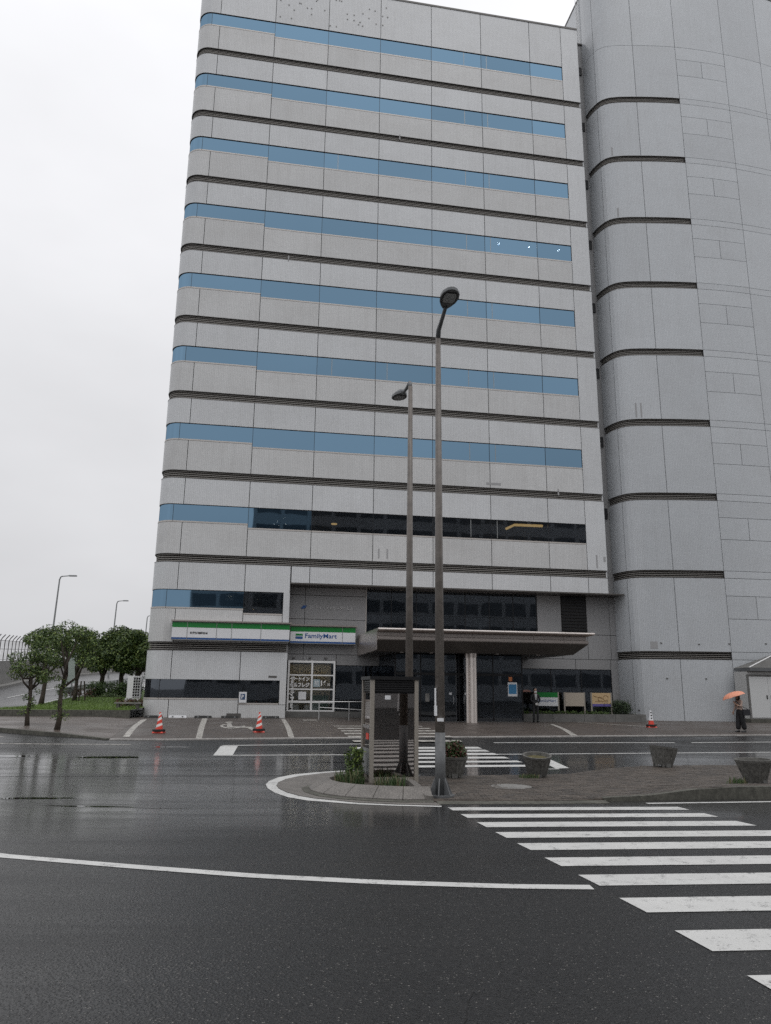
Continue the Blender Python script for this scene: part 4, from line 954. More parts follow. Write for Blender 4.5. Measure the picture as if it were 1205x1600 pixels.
x, y = W(3.6, .06); ps = thing('parking_sign', 'small white parking sign with dark blue square leaning at the shop window', 'sign', (x, y, .80), ANG)
MB().box(0, .40, 0, .02, 0, .56).build('plate', M['sign_white'], ps); pq = MB().box(.08, .32, -.006, 0, .16, .46).build('blue_square', mat('navy', (.03, .07, .16), .5), ps)
text('lettering', 'P', .3, M['sign_white'], ps, (.13, -.012, .21), width=.12, height=.2, extrude=.003, bold=.01)
# ================================================================ ENTRANCE FURNITURE
x, y = W(7.7, 2.0); hr = thing('handrail', 'stainless steel ramp handrail in front of the white shop window', 'handrail', (x, y, 0), ANG)
MB().tube([(0, 0, 0), (0, 0, .86), (.06, 0, .92), (4.2, 0, .95)], .024, 8).build('top_rail', M['steel'], hr)
MB().tube([(.02, 0, .64), (4.2, 0, .42)], .018, 8).build('middle_rail', M['steel'], hr)
for u in (1.55, 3.0, 4.2): MB().tube([(u, 0, 0), (u, 0, .93)], .022, 8).build('post', M['steel'], hr)
MB().box(-.05, 4.3, -.06, .06, -.05, .04).build('base', M['plinth'], hr)
x, y = W(18.05, 3.3); pb = thing('planter_bed', 'long low concrete planter wall right of the entrance with a soil bed', 'planter', (x, y, 0), ANG)
for i in range(4): MB().box(i * 1.75 + .008, (i + 1) * 1.75 - .008, 0, .2, -.1, .42).build('wall_block', M['plinth'], pb)
MB().box(6.85, 7.0, .205, 4.3, -.1, .42).build('wall_block', M['plinth'], pb); MB().box(0.0, .15, .205, 4.3, -.1, .42).build('wall_block', M['plinth'], pb)
MB().box(.15, 6.85, .2, 4.3, -.1, .36).build('soil', M['soil'], pb)
M['weed_d'] = mat('hedge_dark', (.022, .040, .016), .6); hx, hy = W(24.0, 1.6); o_ = bush('box_hedge', 'dark green hedge at the right end of the entrance planter', 'hedge', (hx, hy, .36), (1.7, 1.4, .72), 520, 41, [M['weed_d'], M['weed_d'], M['leaf'][0]], .04)
for i, (u, w_) in enumerate(((19.2, 1.6), (20.9, 1.6), (22.4, 1.3))):
    hx, hy = W(u, 2.8); bush('ground_cover', ('leftmost', 'middle', 'rightmost')[i] + ' low leafy plant strip along the entrance planter under the notice boards', 'plants', (hx, hy, .36), (w_, .5, .2), 70, 42 + i, [M['leaf'][0], M['leaf'][1], M['leaf'][1]], .04, 'planter ground cover')
M['tan'] = mat('board_tan', (.40, .35, .29), .6); M['cream'] = mat('board_cream', (.50, .36, .20), .6); M['purple'] = mat('board_purple', (.11, .09, .30), .6)
for i, (u0, u1, lab) in enumerate(((19.35, 20.6, 'green and white shop notice board behind the standing man'), (20.95, 22.1, 'blank tan notice board in the middle of the entrance planter'), (22.5, 23.65, 'cream notice board with purple lower strip at the planter'))):
    x, y = W(u0, 2.2); nb_ = thing('notice_board', lab, 'notice board', (x, y, .36), ANG, 'planter notice boards'); L = u1 - u0
    for u in (0, L): MB().box(u - .04, u + .04, .0, .06, 0, 1.18).build('post', M['post_beige'], nb_)
    bd = MB().box(.04, L - .04, -.01, .03, .45, 1.16).build('board', (M['sign_white'], M['tan'], M['cream'])[i], nb_)
    if i == 0:
        MB().box(.04, L - .04, -.016, -.011, .90, 1.16).build('green_band', M['sign_green'], bd); text('lettering', 'FamilyMart', .2, M['sign_blue'], bd, (.10, -.014, .62), width=L - .25, height=.17, extrude=.002)
    if i == 2:
        MB().box(.04, L - .04, -.016, -.011, .45, .58).build('purple_band', M['purple'], bd)
        M['ochre'] = mat('drawing_ochre', (.22, .12, .04), .6)
        for k, (cx_, cz_, rr_) in enumerate(((.82, .90, .15), (.50, .84, .12))):
            mb = MB().tube([(cx_ + rr_ * math.cos(a_ * .42), -.014, cz_ + rr_ * .9 * math.sin(a_ * .42)) for a_ in range(14)], .012, 4); mb.build('drawing', M['ochre'], bd)
        for k in range(5): MB().tube([(.12 + k * .09, -.014, 1.02 - k * .03), (.2 + k * .09, -.014, .96 - k * .02)], .012, 4).build('drawing', M['ochre'], bd)
        for k in range(9): MB().box(.22 + k * .075, .26 + k * .075, -.014, -.011, .68, .74).build('drawing', M['ochre'], bd)
# leaning yellow information stand just inside the vestibule
x, y = W(12.35, 3.3); ks = thing('information_stand', 'yellow green information stand inside the entrance glass left of the tall pole', 'stand', (x, y, .06), ANG)
M['yellow'] = mat('stand_yellow', (.45, .42, .08), .5)
MB().hexa([(-.14, -.1, 0), (.16, -.1, 0), (.16, .12, 0), (-.14, .12, 0), (-.22, -.1, 1.35), (.26, -.1, 1.35), (.26, .12, 1.35), (-.22, .12, 1.35)]).build('body', mat('stand_green', (.09, .12, .04), .5), ks, fix=True)
MB().hexa([(-.24, -.14, 1.36), (.28, -.14, 1.36), (.28, .14, 1.36), (-.24, .14, 1.36), (-.12, -.12, 1.72), (.22, -.12, 1.72), (.22, .12, 1.72), (-.12, .12, 1.72)]).build('head', M['yellow'], ks, fix=True)
MB().box(.17, .22, -.115, -.10, .1, 1.3).build('edge_strip', M['yellow'], ks)
# wheel stops
for i, (u, m_, lab) in enumerate(((.55, 'sign_white', 'white painted wheel stop against the shop wall'), (-.6, 'black', 'dark wheel stop nearest the building corner'), (1.85, 'black', 'dark wheel stop beside the worn bay line'), (3.2, 'black', 'dark wheel stop left of the wall vent'), (5.3, 'black', 'dark wheel stop behind the middle traffic cone'))):
    x, y = W(u, .35 if i == 0 else .75); t_ = thing('wheel_stop', lab, 'wheel stop', (x, y, .03), ANG, 'wheel stops along the shop wall')
    MB().hexa([(-.45, -.08, 0), (.45, -.08, 0), (.45, .08, 0), (-.45, .08, 0), (-.42, -.05, .12), (.42, -.05, .12), (.42, .05, .12), (-.42, .05, .12)]).build('block', M[m_], t_, fix=True)
    for s_ in (-.25, .25): MB().box(s_ - .04, s_ + .04, -.085, -.06, .03, .09).build('reflector', M['galv'], t_)
MB().box(3.0, 3.75, -.03, 0, .02, .25).build('wall_vent', M['coping'], B)
# ================================================================ CONES
def cone(label, x, y, white_top=False, rz=0):
    z = gz(x, y) + .035; c = thing('traffic_cone', label, 'traffic cone', (x, y, z), rz, 'traffic cones')
    MB().hexa([(-.20, -.20, 0), (.20, -.20, 0), (.20, .20, 0), (-.20, .20, 0), (-.17, -.17, .05), (.17, -.17, .05), (.17, .17, .05), (-.17, .17, .05)]).build('base', M['red'], c, fix=True)
    mb = MB(); mb.lathe([(.235, .05), (.235, .12), (.16, .13)], 12); mb.build('weight_ring', M['black'], c)
    rad = lambda q: .135 - .105 * q / .62
    if not white_top:
        for k, (a, b) in enumerate(((0, .12), (.12, .21), (.21, .33), (.33, .42), (.42, .50), (.50, .56), (.56, .62))):
            mb = MB(); tl = .045
            n = 16; r1 = [((rad(a)) * math.cos(6.2832 * j / n), rad(a) * math.sin(6.2832 * j / n), .10 + a + (tl * math.cos(6.2832 * j / n) if a > 0 else 0)) for j in range(n)]
            r2 = [((rad(b)) * math.cos(6.2832 * j / n), rad(b) * math.sin(6.2832 * j / n), .10 + b + (tl * math.cos(6.2832 * j / n) if b < .6 else 0)) for j in range(n)]
            mb.rings([r1, r2]); mb.build('white_band' if k % 2 else 'cone_band', M['reflect_white'] if k % 2 else M['red'], c)
    else:
        mb = MB(); mb.lathe([(rad(0), .10), (rad(.2), .30)], 16); mb.build('cone_body', M['red'], c)
        mb = MB(); mb.lathe([(rad(.2) + .006, .30), (rad(.62) + .01, .74)], 16); mb.build('white_sleeve', M['sign_white'], c)
        for zz in (.38, .5, .62): MB().box(-.035, .035, -rad(zz - .1) - .016, -rad(zz - .1) + .02, zz, zz + .05).build('sleeve_mark', M['coping'], c)
cone('red and white striped traffic cone at the left parking bay', -8.1, 28.18)
cone('red and white striped traffic cone on the wheelchair bay', -4.64, 29.13, rz=.3)
cone('white sleeved traffic cone with red foot before the curved tower', 12.2, 35.32, True)
# ================================================================ PLANTER NOSE WITH TELEPHONE BOOTH
PO = [(-.25, 17.25), (-.75, 16.95), (-1.1, 16.5), (-1.35, 16.0), (-1.45, 15.6), (-1.42, 15.25), (-1.26, 14.8), (-1.0, 14.47), (-.72, 14.26), (-.37, 14.09), (.13, 13.95), (.5, 13.92), (.9, 13.98)]
pn = thing('kerb_planter', 'rounded granite edged planting bed at the tip of the traffic island', 'planter', (-.2, 15.4, gz(-.2, 15.4)))
BX, BY, BZ = -.2, 15.4, gz(-.2, 15.4)
pr1 = resample(PO, .52)
def inw(line, w):
    _, o = band(line, w, 1); return o
for i in range(len(pr1) - 1):
    seg = [pr1[i], pr1[i + 1]]
    o0 = pr1; i1 = inw(pr1, .05); i2 = inw(pr1, .36); i3 = inw(pr1, .40)
    def P(p, z): return (p[0] - BX, p[1] - BY, gz(*p) + z - BZ)
    e = .012; lerp = lambda p, q, t: (p[0] + (q[0] - p[0]) * t, p[1] + (q[1] - p[1]) * t)
    ra, rb = [], []
    for ln, z in ((o0, -.1), (o0, .05), (i1, .085), (i2, .22), (i3, .215), (i3, -.1)):
        ra.append(P(lerp(ln[i], ln[i + 1], e), z)); rb.append(P(lerp(ln[i], ln[i + 1], 1 - e), z))
    mb = MB(); mb.rings([ra, rb]); mb.build('kerb_stone', M['granite'], pn, fix=True)
    # low gutter course
    g0 = band(pr1, .14, -1)[1]
    MB().hexa([P(g0[i], -.05), P(g0[i + 1], -.05), P(o0[i + 1], -.05), P(o0[i], -.05), P(g0[i], .022), P(g0[i + 1], .022), P(lerp(o0[i], g0[i], .02) if 0 else o0[i + 1], .03), P(o0[i], .03)]).build('gutter_stone', M['concrete_dark'], pn, fix=True)
rs = resample([(.9, 13.98), (.72, 14.75), (.52, 15.6)], .55); rs2 = inw(rs, .14)
for i in range(len(rs) - 1):
    MB().hexa([P(rs[i], -.05), P(rs[i + 1], -.05), P(rs2[i + 1], -.05), P(rs2[i], -.05), P(rs[i], .10 + .06 * i), P(rs[i + 1], .16 + .06 * min(i, 1)), P(rs2[i + 1], .17 + .06 * min(i, 1)), P(rs2[i], .11 + .06 * i)]).build('kerb_stone', M['granite'], pn, fix=True)
ip = inw(pr1, .38) + [(.6, 15.2), (.55, 16.8)]
mb = MB(); mb.v = [P(p, .12) for p in ip]; mb.face(range(len(ip))); mb.build('soil', M['soil'], pn, fix=True)
def weeds(name, label, base, n, h, spread, seed, mats, group):
    rng = random.Random(seed); mb = MB()
    for _ in range(n):
        a = rng.uniform(0, 6.28); r_ = spread * math.sqrt(rng.random()); x_, y_ = r_ * math.cos(a), r_ * math.sin(a) * .8; hh = h * rng.uniform(.4, 1.0); lx, ly = rng.uniform(-.35, .35) * hh, rng.uniform(-.35, .35) * hh; w_ = rng.uniform(.006, .014)
        mb.cm = rng.choice((0, 1, 1, 2)); b_ = rng.uniform(0, 3.14); cx_, sx_ = math.cos(b_) * w_, math.sin(b_) * w_
        mb.quad((x_ - cx_, y_ - sx_, 0), (x_ + cx_, y_ + sx_, 0), (x_ + lx * .5 + cx_ * .8, y_ + ly * .5 + sx_ * .8, hh * .6), (x_ + lx * .5 - cx_ * .8, y_ + ly * .5 - sx_ * .8, hh * .6))
        n0 = len(mb.v); mb.v += [(x_ + lx * .5 - cx_ * .8, y_ + ly * .5 - sx_ * .8, hh * .6), (x_ + lx * .5 + cx_ * .8, y_ + ly * .5 + sx_ * .8, hh * .6), (x_ + lx, y_ + ly, hh)]; mb.face((n0, n0 + 1, n0 + 2))
    o = mb.build(name, mats, None, base); return tag(o, label, 'plants', group)
M['weed'] = [mat('weed_dark', (.03, .06, .018), .6), mat('weed_green', (.055, .095, .03), .6), mat('weed_dry', (.17, .15, .08), .7)]
weeds('weed_clump', 'grassy weeds growing at the left foot of the telephone booth', (-.62, 15.2, BZ + .1), 230, .34, .28, 51, M['weed'], 'weeds in the planting bed')
weeds('weed_clump', 'dry weeds in front of the telephone booth door', (.15, 15.15, BZ + .1), 150, .27, .34, 52, M['weed'], 'weeds in the planting bed')
bush('small_shrub', 'small dark leafy shrub against the left side of the telephone booth', 'shrub', (-.58, 15.95, BZ + .1), (.30, .34, .66), 70, 53, None, .035)
# booth
BK = thing('telephone_booth', 'glass telephone booth with beige corner posts standing in the planting bed', 'telephone booth', (.13, 16.2, BZ + .12), R(12))
hw = .46
for sx in (-1, 1):
    for sy in (-1, 1): MB().box(sx * hw - .04, sx * hw + .04, sy * hw - .04, sy * hw + .04, 0, 2.0).build('corner_post', M['post_beige'], BK)
rf = MB().box(-hw - .06, hw + .06, -hw - .06, hw + .06, 1.99, 2.06).build('roof', M['frame_dark'], BK)
for k in range(5):
    for q in ((-hw + .045, hw - .045, -hw - .02, -hw + .01), (-hw + .045, hw - .045, hw - .01, hw + .02)): MB().box(q[0], q[1], q[2], q[3], 1.76 + k * .045, 1.79 + k * .045).build('vent_slat', M['frame_dark'], rf)
    for q in ((-hw - .02, -hw + .01), (hw - .01, hw + .02)): MB().box(q[0], q[1], -hw + .045, hw - .045, 1.76 + k * .045, 1.79 + k * .045).build('vent_slat', M['frame_dark'], rf)
MB().box(-hw + .03, hw - .03, -hw + .03, hw - .03, 1.72, 1.985).build('header_box', M['frame_dark'], BK)
MB().box(-hw, hw, -hw, hw, 0, .10).build('base', M['post_beige'], BK)
for nm, q in (('front_pane', (-hw + .04, hw - .04, -hw - .006, -hw + .006)), ('rear_pane', (-hw + .04, hw - .04, hw - .006, hw + .006)), ('side_pane', (hw - .006, hw + .006, -hw + .04, hw - .04)), ('side_pane', (-hw - .006, -hw + .006, -hw + .04, hw - .04))):
    MB().box(q[0], q[1], q[2], q[3], .11, 1.72).build(nm, M['booth_glass'], BK)
MB().box(-hw - .03, -hw - .008, -hw + .05, hw - .05, 1.02, 1.08).build('door_bar', M['steel'], BK)
MB().box(-hw - .02, -hw - .008, -hw + .05, hw - .05, .12, .62).build('door_kick_plate', M['galv'], BK)
ph = MB().box(-.12, .16, .20, .38, .75, 1.25).build('telephone', mat('phone_green', (.22, .24, .20), .4), BK); MB().box(-.10, -.04, .14, .20, .85, 1.2).build('handset', M['black'], ph); MB().box(0, .12, .19, .2, .9, 1.05).build('keypad', M['galv'], ph)
MB().box(-.36, .36, .10, .42, .70, .745).build('shelf', M['galv'], BK); MB().box(.20, .26, .30, .42, .1, 1.7).build('phone_post', mat('booth_maroon', (.16, .08, .075), .5), BK)
MB().box(.12, .40, .405, .425, 1.3, 1.62).build('notice', M['plinth'], BK)
MB().box(-.20, -.08, -hw - .014, -hw - .007, 1.60, 1.68).build('sticker', M['sign_white'], BK); MB().box(-hw - .014, -hw - .0065, -.18, .08, .80, .92).build('red_sticker', M['red'], BK)
# ================================================================ STREET LAMPS ON THE ISLAND
def lamp(label, x, y, ztop, head, headrot, seed):
    z0 = gz(x, y) + isl_off(x, y); L = thing('street_lamp', label, 'street lamp', (x, y, z0), 0, 'street lamps on the island'); h_ = ztop - z0
    MB().tube([(0, 0, 0), (0, 0, 1.1)], [.098, .095], 16).build('pole_base', M['pole_grey'], L, smooth_=True)
    MB().tube([(0, 0, 1.1), (-.005, 0, 4.5), (0, 0, h_)], [.092, .075, .052], 16).build('pole', M['pole'], L, smooth_=True)
    hd = Vector(head) - Vector((x, y, z0))
    j = Vector((0, 0, h_)); d_ = (hd - j)
    MB().tube([j - Vector((0, 0, .05)), j + Vector((d_.x * .08, d_.y * .08, .12)), j + d_ * .45 + Vector((0, 0, .05)), hd - d_ * .02], [.052, .05, .042, .038], 12).build('arm', M['pole_grey'], L, smooth_=True)
    fw = Vector((d_.x, d_.y, .05)).normalized(); sd = Vector((fw.y, -fw.x, 0)).normalized(); up = sd.cross(fw); up = up if up.z > 0 else -up
    out_ = []
    mb = MB(); prof = [(-.08, .05), (.02, .11), (.15, .165), (.30, .19), (.45, .17), (.56, .10), (.60, .03)]
    rings = []
    for k in (0, 1, 2):
        s_, hz = ((1, 0), (.97, .06), (.55, .13))[k]
        ring = [hd + fw * (a if k < 2 else .2 + (a - .2) * .7) + sd * (b * s_) + up * hz for a, b in prof] + [hd + fw * (a if k < 2 else .2 + (a - .2) * .7) - sd * (b * s_) + up * hz for a, b in reversed(prof)]
        rings.append(ring)
    mb.rings(rings); h_o = mb.build('lamp_head', M['lamp_head'], L, smooth_=False, fix=True)
    mb = MB(); q = [(.14, .10), (.24, .125), (.38, .125), (.47, .09)]; lo = [hd + fw * a + sd * b - up * .012 for a, b in q] + [hd + fw * a - sd * b - up * .012 for a, b in reversed(q)]; lo2 = [p + up * .014 for p in lo]; mb.rings([lo, lo2]); mb.build('lens', M['lamp_lens'], h_o, fix=True)
    mb = MB(); q = [(.11, .12), (.24, .145), (.38, .145), (.50, .10)]; lo = [hd + fw * a + sd * b - up * .006 for a, b in q] + [hd + fw * a - sd * b - up * .006 for a, b in reversed(q)]; lo2 = [p + up * .008 for p in lo]; mb.rings([lo, lo2]); mb.build('lens_gasket', M['black'], h_o, fix=True)
    for k in range(6):
        a = k * math.pi / 3 + .3; c_, s_ = math.cos(a), math.sin(a)
        MB().hexa([(.085 * c_ - .01 * s_, .085 * s_ + .01 * c_, 0), (.24 * c_ - .01 * s_, .24 * s_ + .01 * c_, 0), (.24 * c_ + .01 * s_, .24 * s_ - .01 * c_, 0), (.085 * c_ + .01 * s_, .085 * s_ - .01 * c_, 0),
                   (.085 * c_ - .01 * s_, .085 * s_ + .01 * c_, .30), (.11 * c_ - .01 * s_, .11 * s_ + .01 * c_, .30), (.11 * c_ + .01 * s_, .11 * s_ - .01 * c_, .30), (.085 * c_ + .01 * s_, .085 * s_ - .01 * c_, .30)]).build('base_rib', M['pole_grey'], L, fix=True)
    mb = MB(); mb.lathe([(.26, -.02), (.26, .015)], 20); mb.build('base_plate', M['pole_grey'], L)
    return L
p1 = lamp('nearer tall brown street lamp right of the telephone booth', 1.06, 14.44, 8.78, (1.17, 13.75, 9.10), 0, 1)
MB().box(-.105, -.075, -.09, -.02, 1.45, 1.9).build('sticker', M['sign_white'], p1); mb = MB().box(-.06, .06, -.108, -.088, 1.30, 1.36).build('number_plate', M['sign_white'], p1)
MB().box(-.112, -.06, -.095, -.03, 1.40, 1.58).build('sticker', M['sign_white'], p1)
p2 = lamp('farther street lamp rising behind the telephone booth', .58, 17.28, 8.85, (.40, 17.95, 8.93), 0, 2)
# ================================================================ CONCRETE POTS
def pot(label, x, y, r0, r1, h_, tilt=(0, 0), rz=0, filled=True):
    z = gz(x, y) + isl_off(x, y) - .005; t_ = thing('concrete_pot', label, 'planter pot', (x, y, z), rz, 'concrete planter pots'); t_.rotation_euler = (tilt[0], tilt[1], rz)
    mb = MB(); n = 24
    mb.lathe([(r0 * .9, .05), (r0, .055), (r1 - .01, h_ - .06), (r1, h_ - .05), (r1 + .012, h_), (r1 - .035, h_), (r1 - .06, h_ - .09), (0.01, h_ - .09)], n, cap=False); mb.build('bowl', M['pot'], t_, fix=True, smooth_=False)
    for k in range(8):
        a = k * math.pi / 4 + .2; c_, s_ = math.cos(a), math.sin(a)
        MB().tube([(r0 * c_ * 1.0, r0 * s_ * 1.0, .0), (r0 * 1.02 * c_, r0 * 1.02 * s_, .08), ((r1 - .012) * c_, (r1 - .012) * s_, h_ - .07)], [.03, .028, .014], 5).build('rib', M['pot'], t_)
    if filled: mb = MB(); mb.lathe([(r1 - .05, h_ - .07), (r1 * .5, h_ - .05), (.01, h_ - .04)], n, cap=False); mb.build('moss_fill', M['moss'], t_, fix=True)
    else: mb = MB(); mb.lathe([(r1 - .05, h_ - .08), (.01, h_ - .07)], n, cap=False); mb.build('soil', M['soil'], t_, fix=True)
    MB().box(-.06, .06, -r0 - .03, -r0 + .05, .01, .10).build('drain_block', M['plinth'], t_)
    return t_
pt = pot('concrete pot with reddish shrub right behind the nearer lamp pole', 1.55, 17.05, .17, .29, .44, filled=False)
bush('potted_shrub', 'small red tinged shrub growing in the pot beside the lamp pole', 'shrub', (1.55, 17.05, gz(1.55, 17.05) + isl_off(1.55, 17.05) + .36), (.42, .40, .36), 95, 61, [M['leaf'][0], M['leaf_red'], M['leaf'][0]], .035)
pot('round concrete pot filled with yellow moss in the middle of the island', 3.42, 17.45, .20, .315, .47, (R(9), 0))
pot('tilted concrete pot farthest back on the island', 7.13, 20.0, .21, .34, .50, (0, R(7)), .3, False)
pot('concrete pot nearest the right picture edge beside the mossy kerb', 7.76, 16.4, .20, .36, .50, (0, R(-2)), .5, False)
rng_ = random.Random(77)
for i, (x, y, s_, lab) in enumerate(((7.3, 16.25, .16, 'low moss and weeds at the left foot of the rightmost pot'), (8.35, 16.3, .2, 'tuft of weeds right of the rightmost pot'), (3.2, 17.2, .1, 'tiny weeds at the foot of the mossy pot'))):
    weeds('weed_tuft', lab, (x, y, gz(x, y) + isl_off(x, y)), 90, s_, .22, 80 + i, M['weed'], 'weeds on the island')
# ================================================================ SHED AT THE RIGHT
sx_, sy_ = 20.15, 42.5; sh = thing('storage_shed', 'pale grey storage shed with double doors and pitched roof at the right edge', 'shed', (sx_, sy_, 0), ANG)
M['shed'] = mat('shed_panel', (.50, .50, .49), .45); M['shed_door'] = mat('shed_door', (.56, .57, .57), .4)
MB().box(-.05, 5.0, -.12, 1.2, -.1, .24).build('foundation', M['concrete_dark'], sh)
MB().box(0, 4.8, 0, 1.1, .24, 2.78).build('wall', M['shed'], sh)
MB().box(.0, 4.8, -.03, 0, 2.52, 2.62).build('door_track', M['plinth'], sh)
for k in range(4):
    d_ = MB().box(.10 + k * 1.15, .10 + (k + 1) * 1.15 - .012, -.045, -.005, .30, 2.50).build('door_leaf', M['shed_door'], sh)
    MB().box(.10 + k * 1.15 + (.98 if k % 2 == 0 else .1), .10 + k * 1.15 + (1.04 if k % 2 == 0 else .16), -.07, -.045, 1.3, 1.5).build('handle', M['black'], d_)
MB().box(-.02, .08, -.06, 0, .24, 2.6).build('corner_trim', M['plinth'], sh)
rfm = MB(); rfm.hexa([(.05, -.25, 2.80), (5.0, -.25, 2.80), (5.0, 1.15, 2.80), (.05, 1.15, 2.80), (.05, -.25, 2.98), (5.0, -.25, 2.98), (5.0, 1.15, 2.98), (.05, 1.15, 2.98)]); rfm.build('eaves', M['pole_grey'], sh, fix=True)
rfm = MB(); rfm.hexa([(.05, -.25, 2.985), (5.0, -.25, 2.985), (5.0, 1.15, 2.985), (.05, 1.15, 2.985), (2.1, .3, 3.75), (3.2, .3, 3.75), (3.2, .6, 3.75), (2.1, .6, 3.75)]); rfm.build('roof', M['plinth'], sh, fix=True)
MB().tube([(.05, -.25, 3.0), (2.1, .3, 3.77)], .035, 6).build('hip_cap', M['white'], sh)
# ================================================================ PEOPLE
def skin_body(name, joints, bones, parent, matfn, mats, sub=2):
    """joints: name -> (x, y, z, rx, ry); one continuous skinned surface"""
    me = bpy.data.meshes.new(name); keys = list(joints)
    me.from_pydata([joints[k][:3] for k in keys], [(keys.index(a), keys.index(b)) for a, b in bones], [])
    o = bpy.data.objects.new(name, me); COL.objects.link(o)
    o.modifiers.new('skin', 'SKIN'); ss = o.modifiers.new('sub', 'SUBSURF'); ss.levels = sub; ss.render_levels = sub
    sv = me.skin_vertices[0].data
    for i, k in enumerate(keys): sv[i].radius = (joints[k][3], joints[k][4]); sv[i].use_root = (i == 0)
    bpy.context.view_layer.update()
    nm = bpy.data.meshes.new_from_object(o.evaluated_get(bpy.context.evaluated_depsgraph_get())); bpy.data.objects.remove(o)
    nm.materials.clear()
    for m_ in mats: nm.materials.append(m_)
    for p in nm.polygons: p.material_index = matfn(p.center); p.use_smooth = True
    return link(name, nm, parent)
def hand(parent, wrist, dirv, side, m_):
    d_ = Vector(dirv).normalized(); s_ = Vector(side).normalized(); w_ = Vector(wrist); mb = MB()
    mb.tube([w_, w_ + d_ * .045, w_ + d_ * .09], [.026, .038, .034], 8, flat=.5)
    for k, L_ in enumerate((.062, .075, .08, .07)):
        b_ = w_ + d_ * .085 + s_ * (-.028 + k * .019); bend = d_.cross(s_) * .012
        mb.tube([b_, b_ + d_ * L_ * .5 + bend * .5, b_ + d_ * L_ + bend * 1.8], [.0095, .009, .007], 6)
    b_ = w_ + d_ * .03 + s_ * -.03; mb.tube([b_, b_ + d_ * .03 - s_ * .028, b_ + d_ * .065 - s_ * .03], [.011, .0105, .008], 6)
    return mb.build('hand', m_, parent, smooth_=True)
M['skin'] = mat('skin', (.48, .30, .22), .55); M['suit'] = mat('dark_suit', (.012, .012, .014), .7); M['hair'] = mat('black_hair', (.01, .009, .009), .5); M['shirt'] = mat('white_shirt', (.7, .7, .7), .7); M['shoe'] = mat('black_shoe', (.012, .012, .012), .3)
M['glove'] = mat('white_glove', (.68, .67, .65), .8)
def head(parent, c, facing, hair_len=0.0, mask=False):
    h_ = MB(); rs_ = []
    for k, (z, r, fy) in enumerate(((-.115, .03, .02), (-.10, .052, .02), (-.06, .068, .008), (0, .076, 0), (.05, .078, 0), (.09, .064, 0), (.115, .03, 0))):
        rs_.append([(r * .92 * math.cos(a * .3927), r * 1.1 * math.sin(a * .3927) - fy, z) for a in range(16)])
    h_.rings(rs_); ho = h_.build('head', M['skin'], parent, c, facing, smooth_=True, fix=True)
    MB().tube([(0, -.075, .012), (0, -.098, -.022), (0, -.082, -.032)], [.009, .014, .010], 6).build('nose', M['skin'], ho, smooth_=True)
    for s_ in (-1, 1):
        MB().tube([(s_ * .028 - .012, -.078, .012), (s_ * .028, -.083, .014), (s_ * .028 + .012, -.078, .012)], [.003, .007, .003], 6).build('eye', M['hair'], ho)
        MB().tube([(s_ * .072, .0, -.03), (s_ * .082, .008, 0), (s_ * .076, .006, .03)], [.008, .014, .008], 6).build('ear', M['skin'], ho)
    if mask:
        mm_ = MB(); mm_.rings([[(x_ * .066, -.082 - .022 * (1 - x_ * x_) + .03 * x_ * x_ * 1.0, z_) for x_ in (-1, -.5, 0, .5, 1)] for z_ in (-.095, -.06, -.02)], cap=False, closed=False); mm_.build('face_mask', M['shirt'], ho)
    else: MB().tube([(-.022, -.073, -.062), (0, -.08, -.064), (.022, -.073, -.062)], [.003, .006, .003], 6).build('mouth', mat('lip', (.35, .14, .12), .5), ho)
    hr_ = MB(); rs_ = []
    for z, r in ((-.03 - hair_len, .080), (.02, .088), (.07, .086), (.11, .062), (.13, .02)): rs_.append([(r * .95 * math.cos(a * .3927), max(r * 1.08 * math.sin(a * .3927) + .014, -.05 - .3 * max(0, z - .05) if z < .1 else -9), z) for a in range(16)])
    hr_.rings(rs_); hr_.build('hair', M['hair'], ho, smooth_=True, fix=True)
    return ho
mn = thing('person', 'person in a black suit and white mask standing with hands clasped before the planter', 'person', (7.76, 39.38, .035), R(8))
jt = {'pelvis': (0, 0, .90, .15, .10), 'waist': (0, 0, 1.04, .14, .10), 'chest': (0, -.01, 1.24, .165, .11), 'neck0': (0, 0, 1.38, .085, .075), 'neck': (0, -.005, 1.45, .05, .05),
      'shl': (-.17, 0, 1.34, .065, .06), 'ell': (-.235, -.02, 1.08, .05, .048), 'wrl': (-.06, -.20, .93, .036, .034), 'shr': (.17, 0, 1.34, .065, .06), 'elr': (.235, -.02, 1.08, .05, .048), 'wrr': (.06, -.20, .93, .036, .034),
      'hil': (-.085, 0, .82, .095, .09), 'knl': (-.10, -.01, .47, .068, .066), 'anl': (-.105, .01, .09, .055, .058), 'hir': (.085, 0, .82, .095, .09), 'knr': (.10, -.01, .47, .068, .066), 'anr': (.105, .01, .09, .055, .058)}
bn_ = [('pelvis', 'waist'), ('waist', 'chest'), ('chest', 'neck0'), ('neck0', 'neck'), ('neck0', 'shl'), ('shl', 'ell'), ('ell', 'wrl'), ('neck0', 'shr'), ('shr', 'elr'), ('elr', 'wrr'), ('pelvis', 'hil'), ('hil', 'knl'), ('knl', 'anl'), ('pelvis', 'hir'), ('hir', 'knr'), ('knr', 'anr')]
skin_body('body', jt, bn_, mn, lambda c: 1 if c.z > 1.42 else 0, [M['suit'], M['skin']])
head(mn, (0, -.015, 1.565), 0, mask=True)
MB().hexa([(-.03, -.13, 1.12), (.03, -.13, 1.12), (.03, -.10, 1.12), (-.03, -.10, 1.12), (-.06, -.118, 1.40), (.06, -.118, 1.40), (.06, -.07, 1.40), (-.06, -.07, 1.40)]).build('shirt_front', M['shirt'], mn, fix=True)
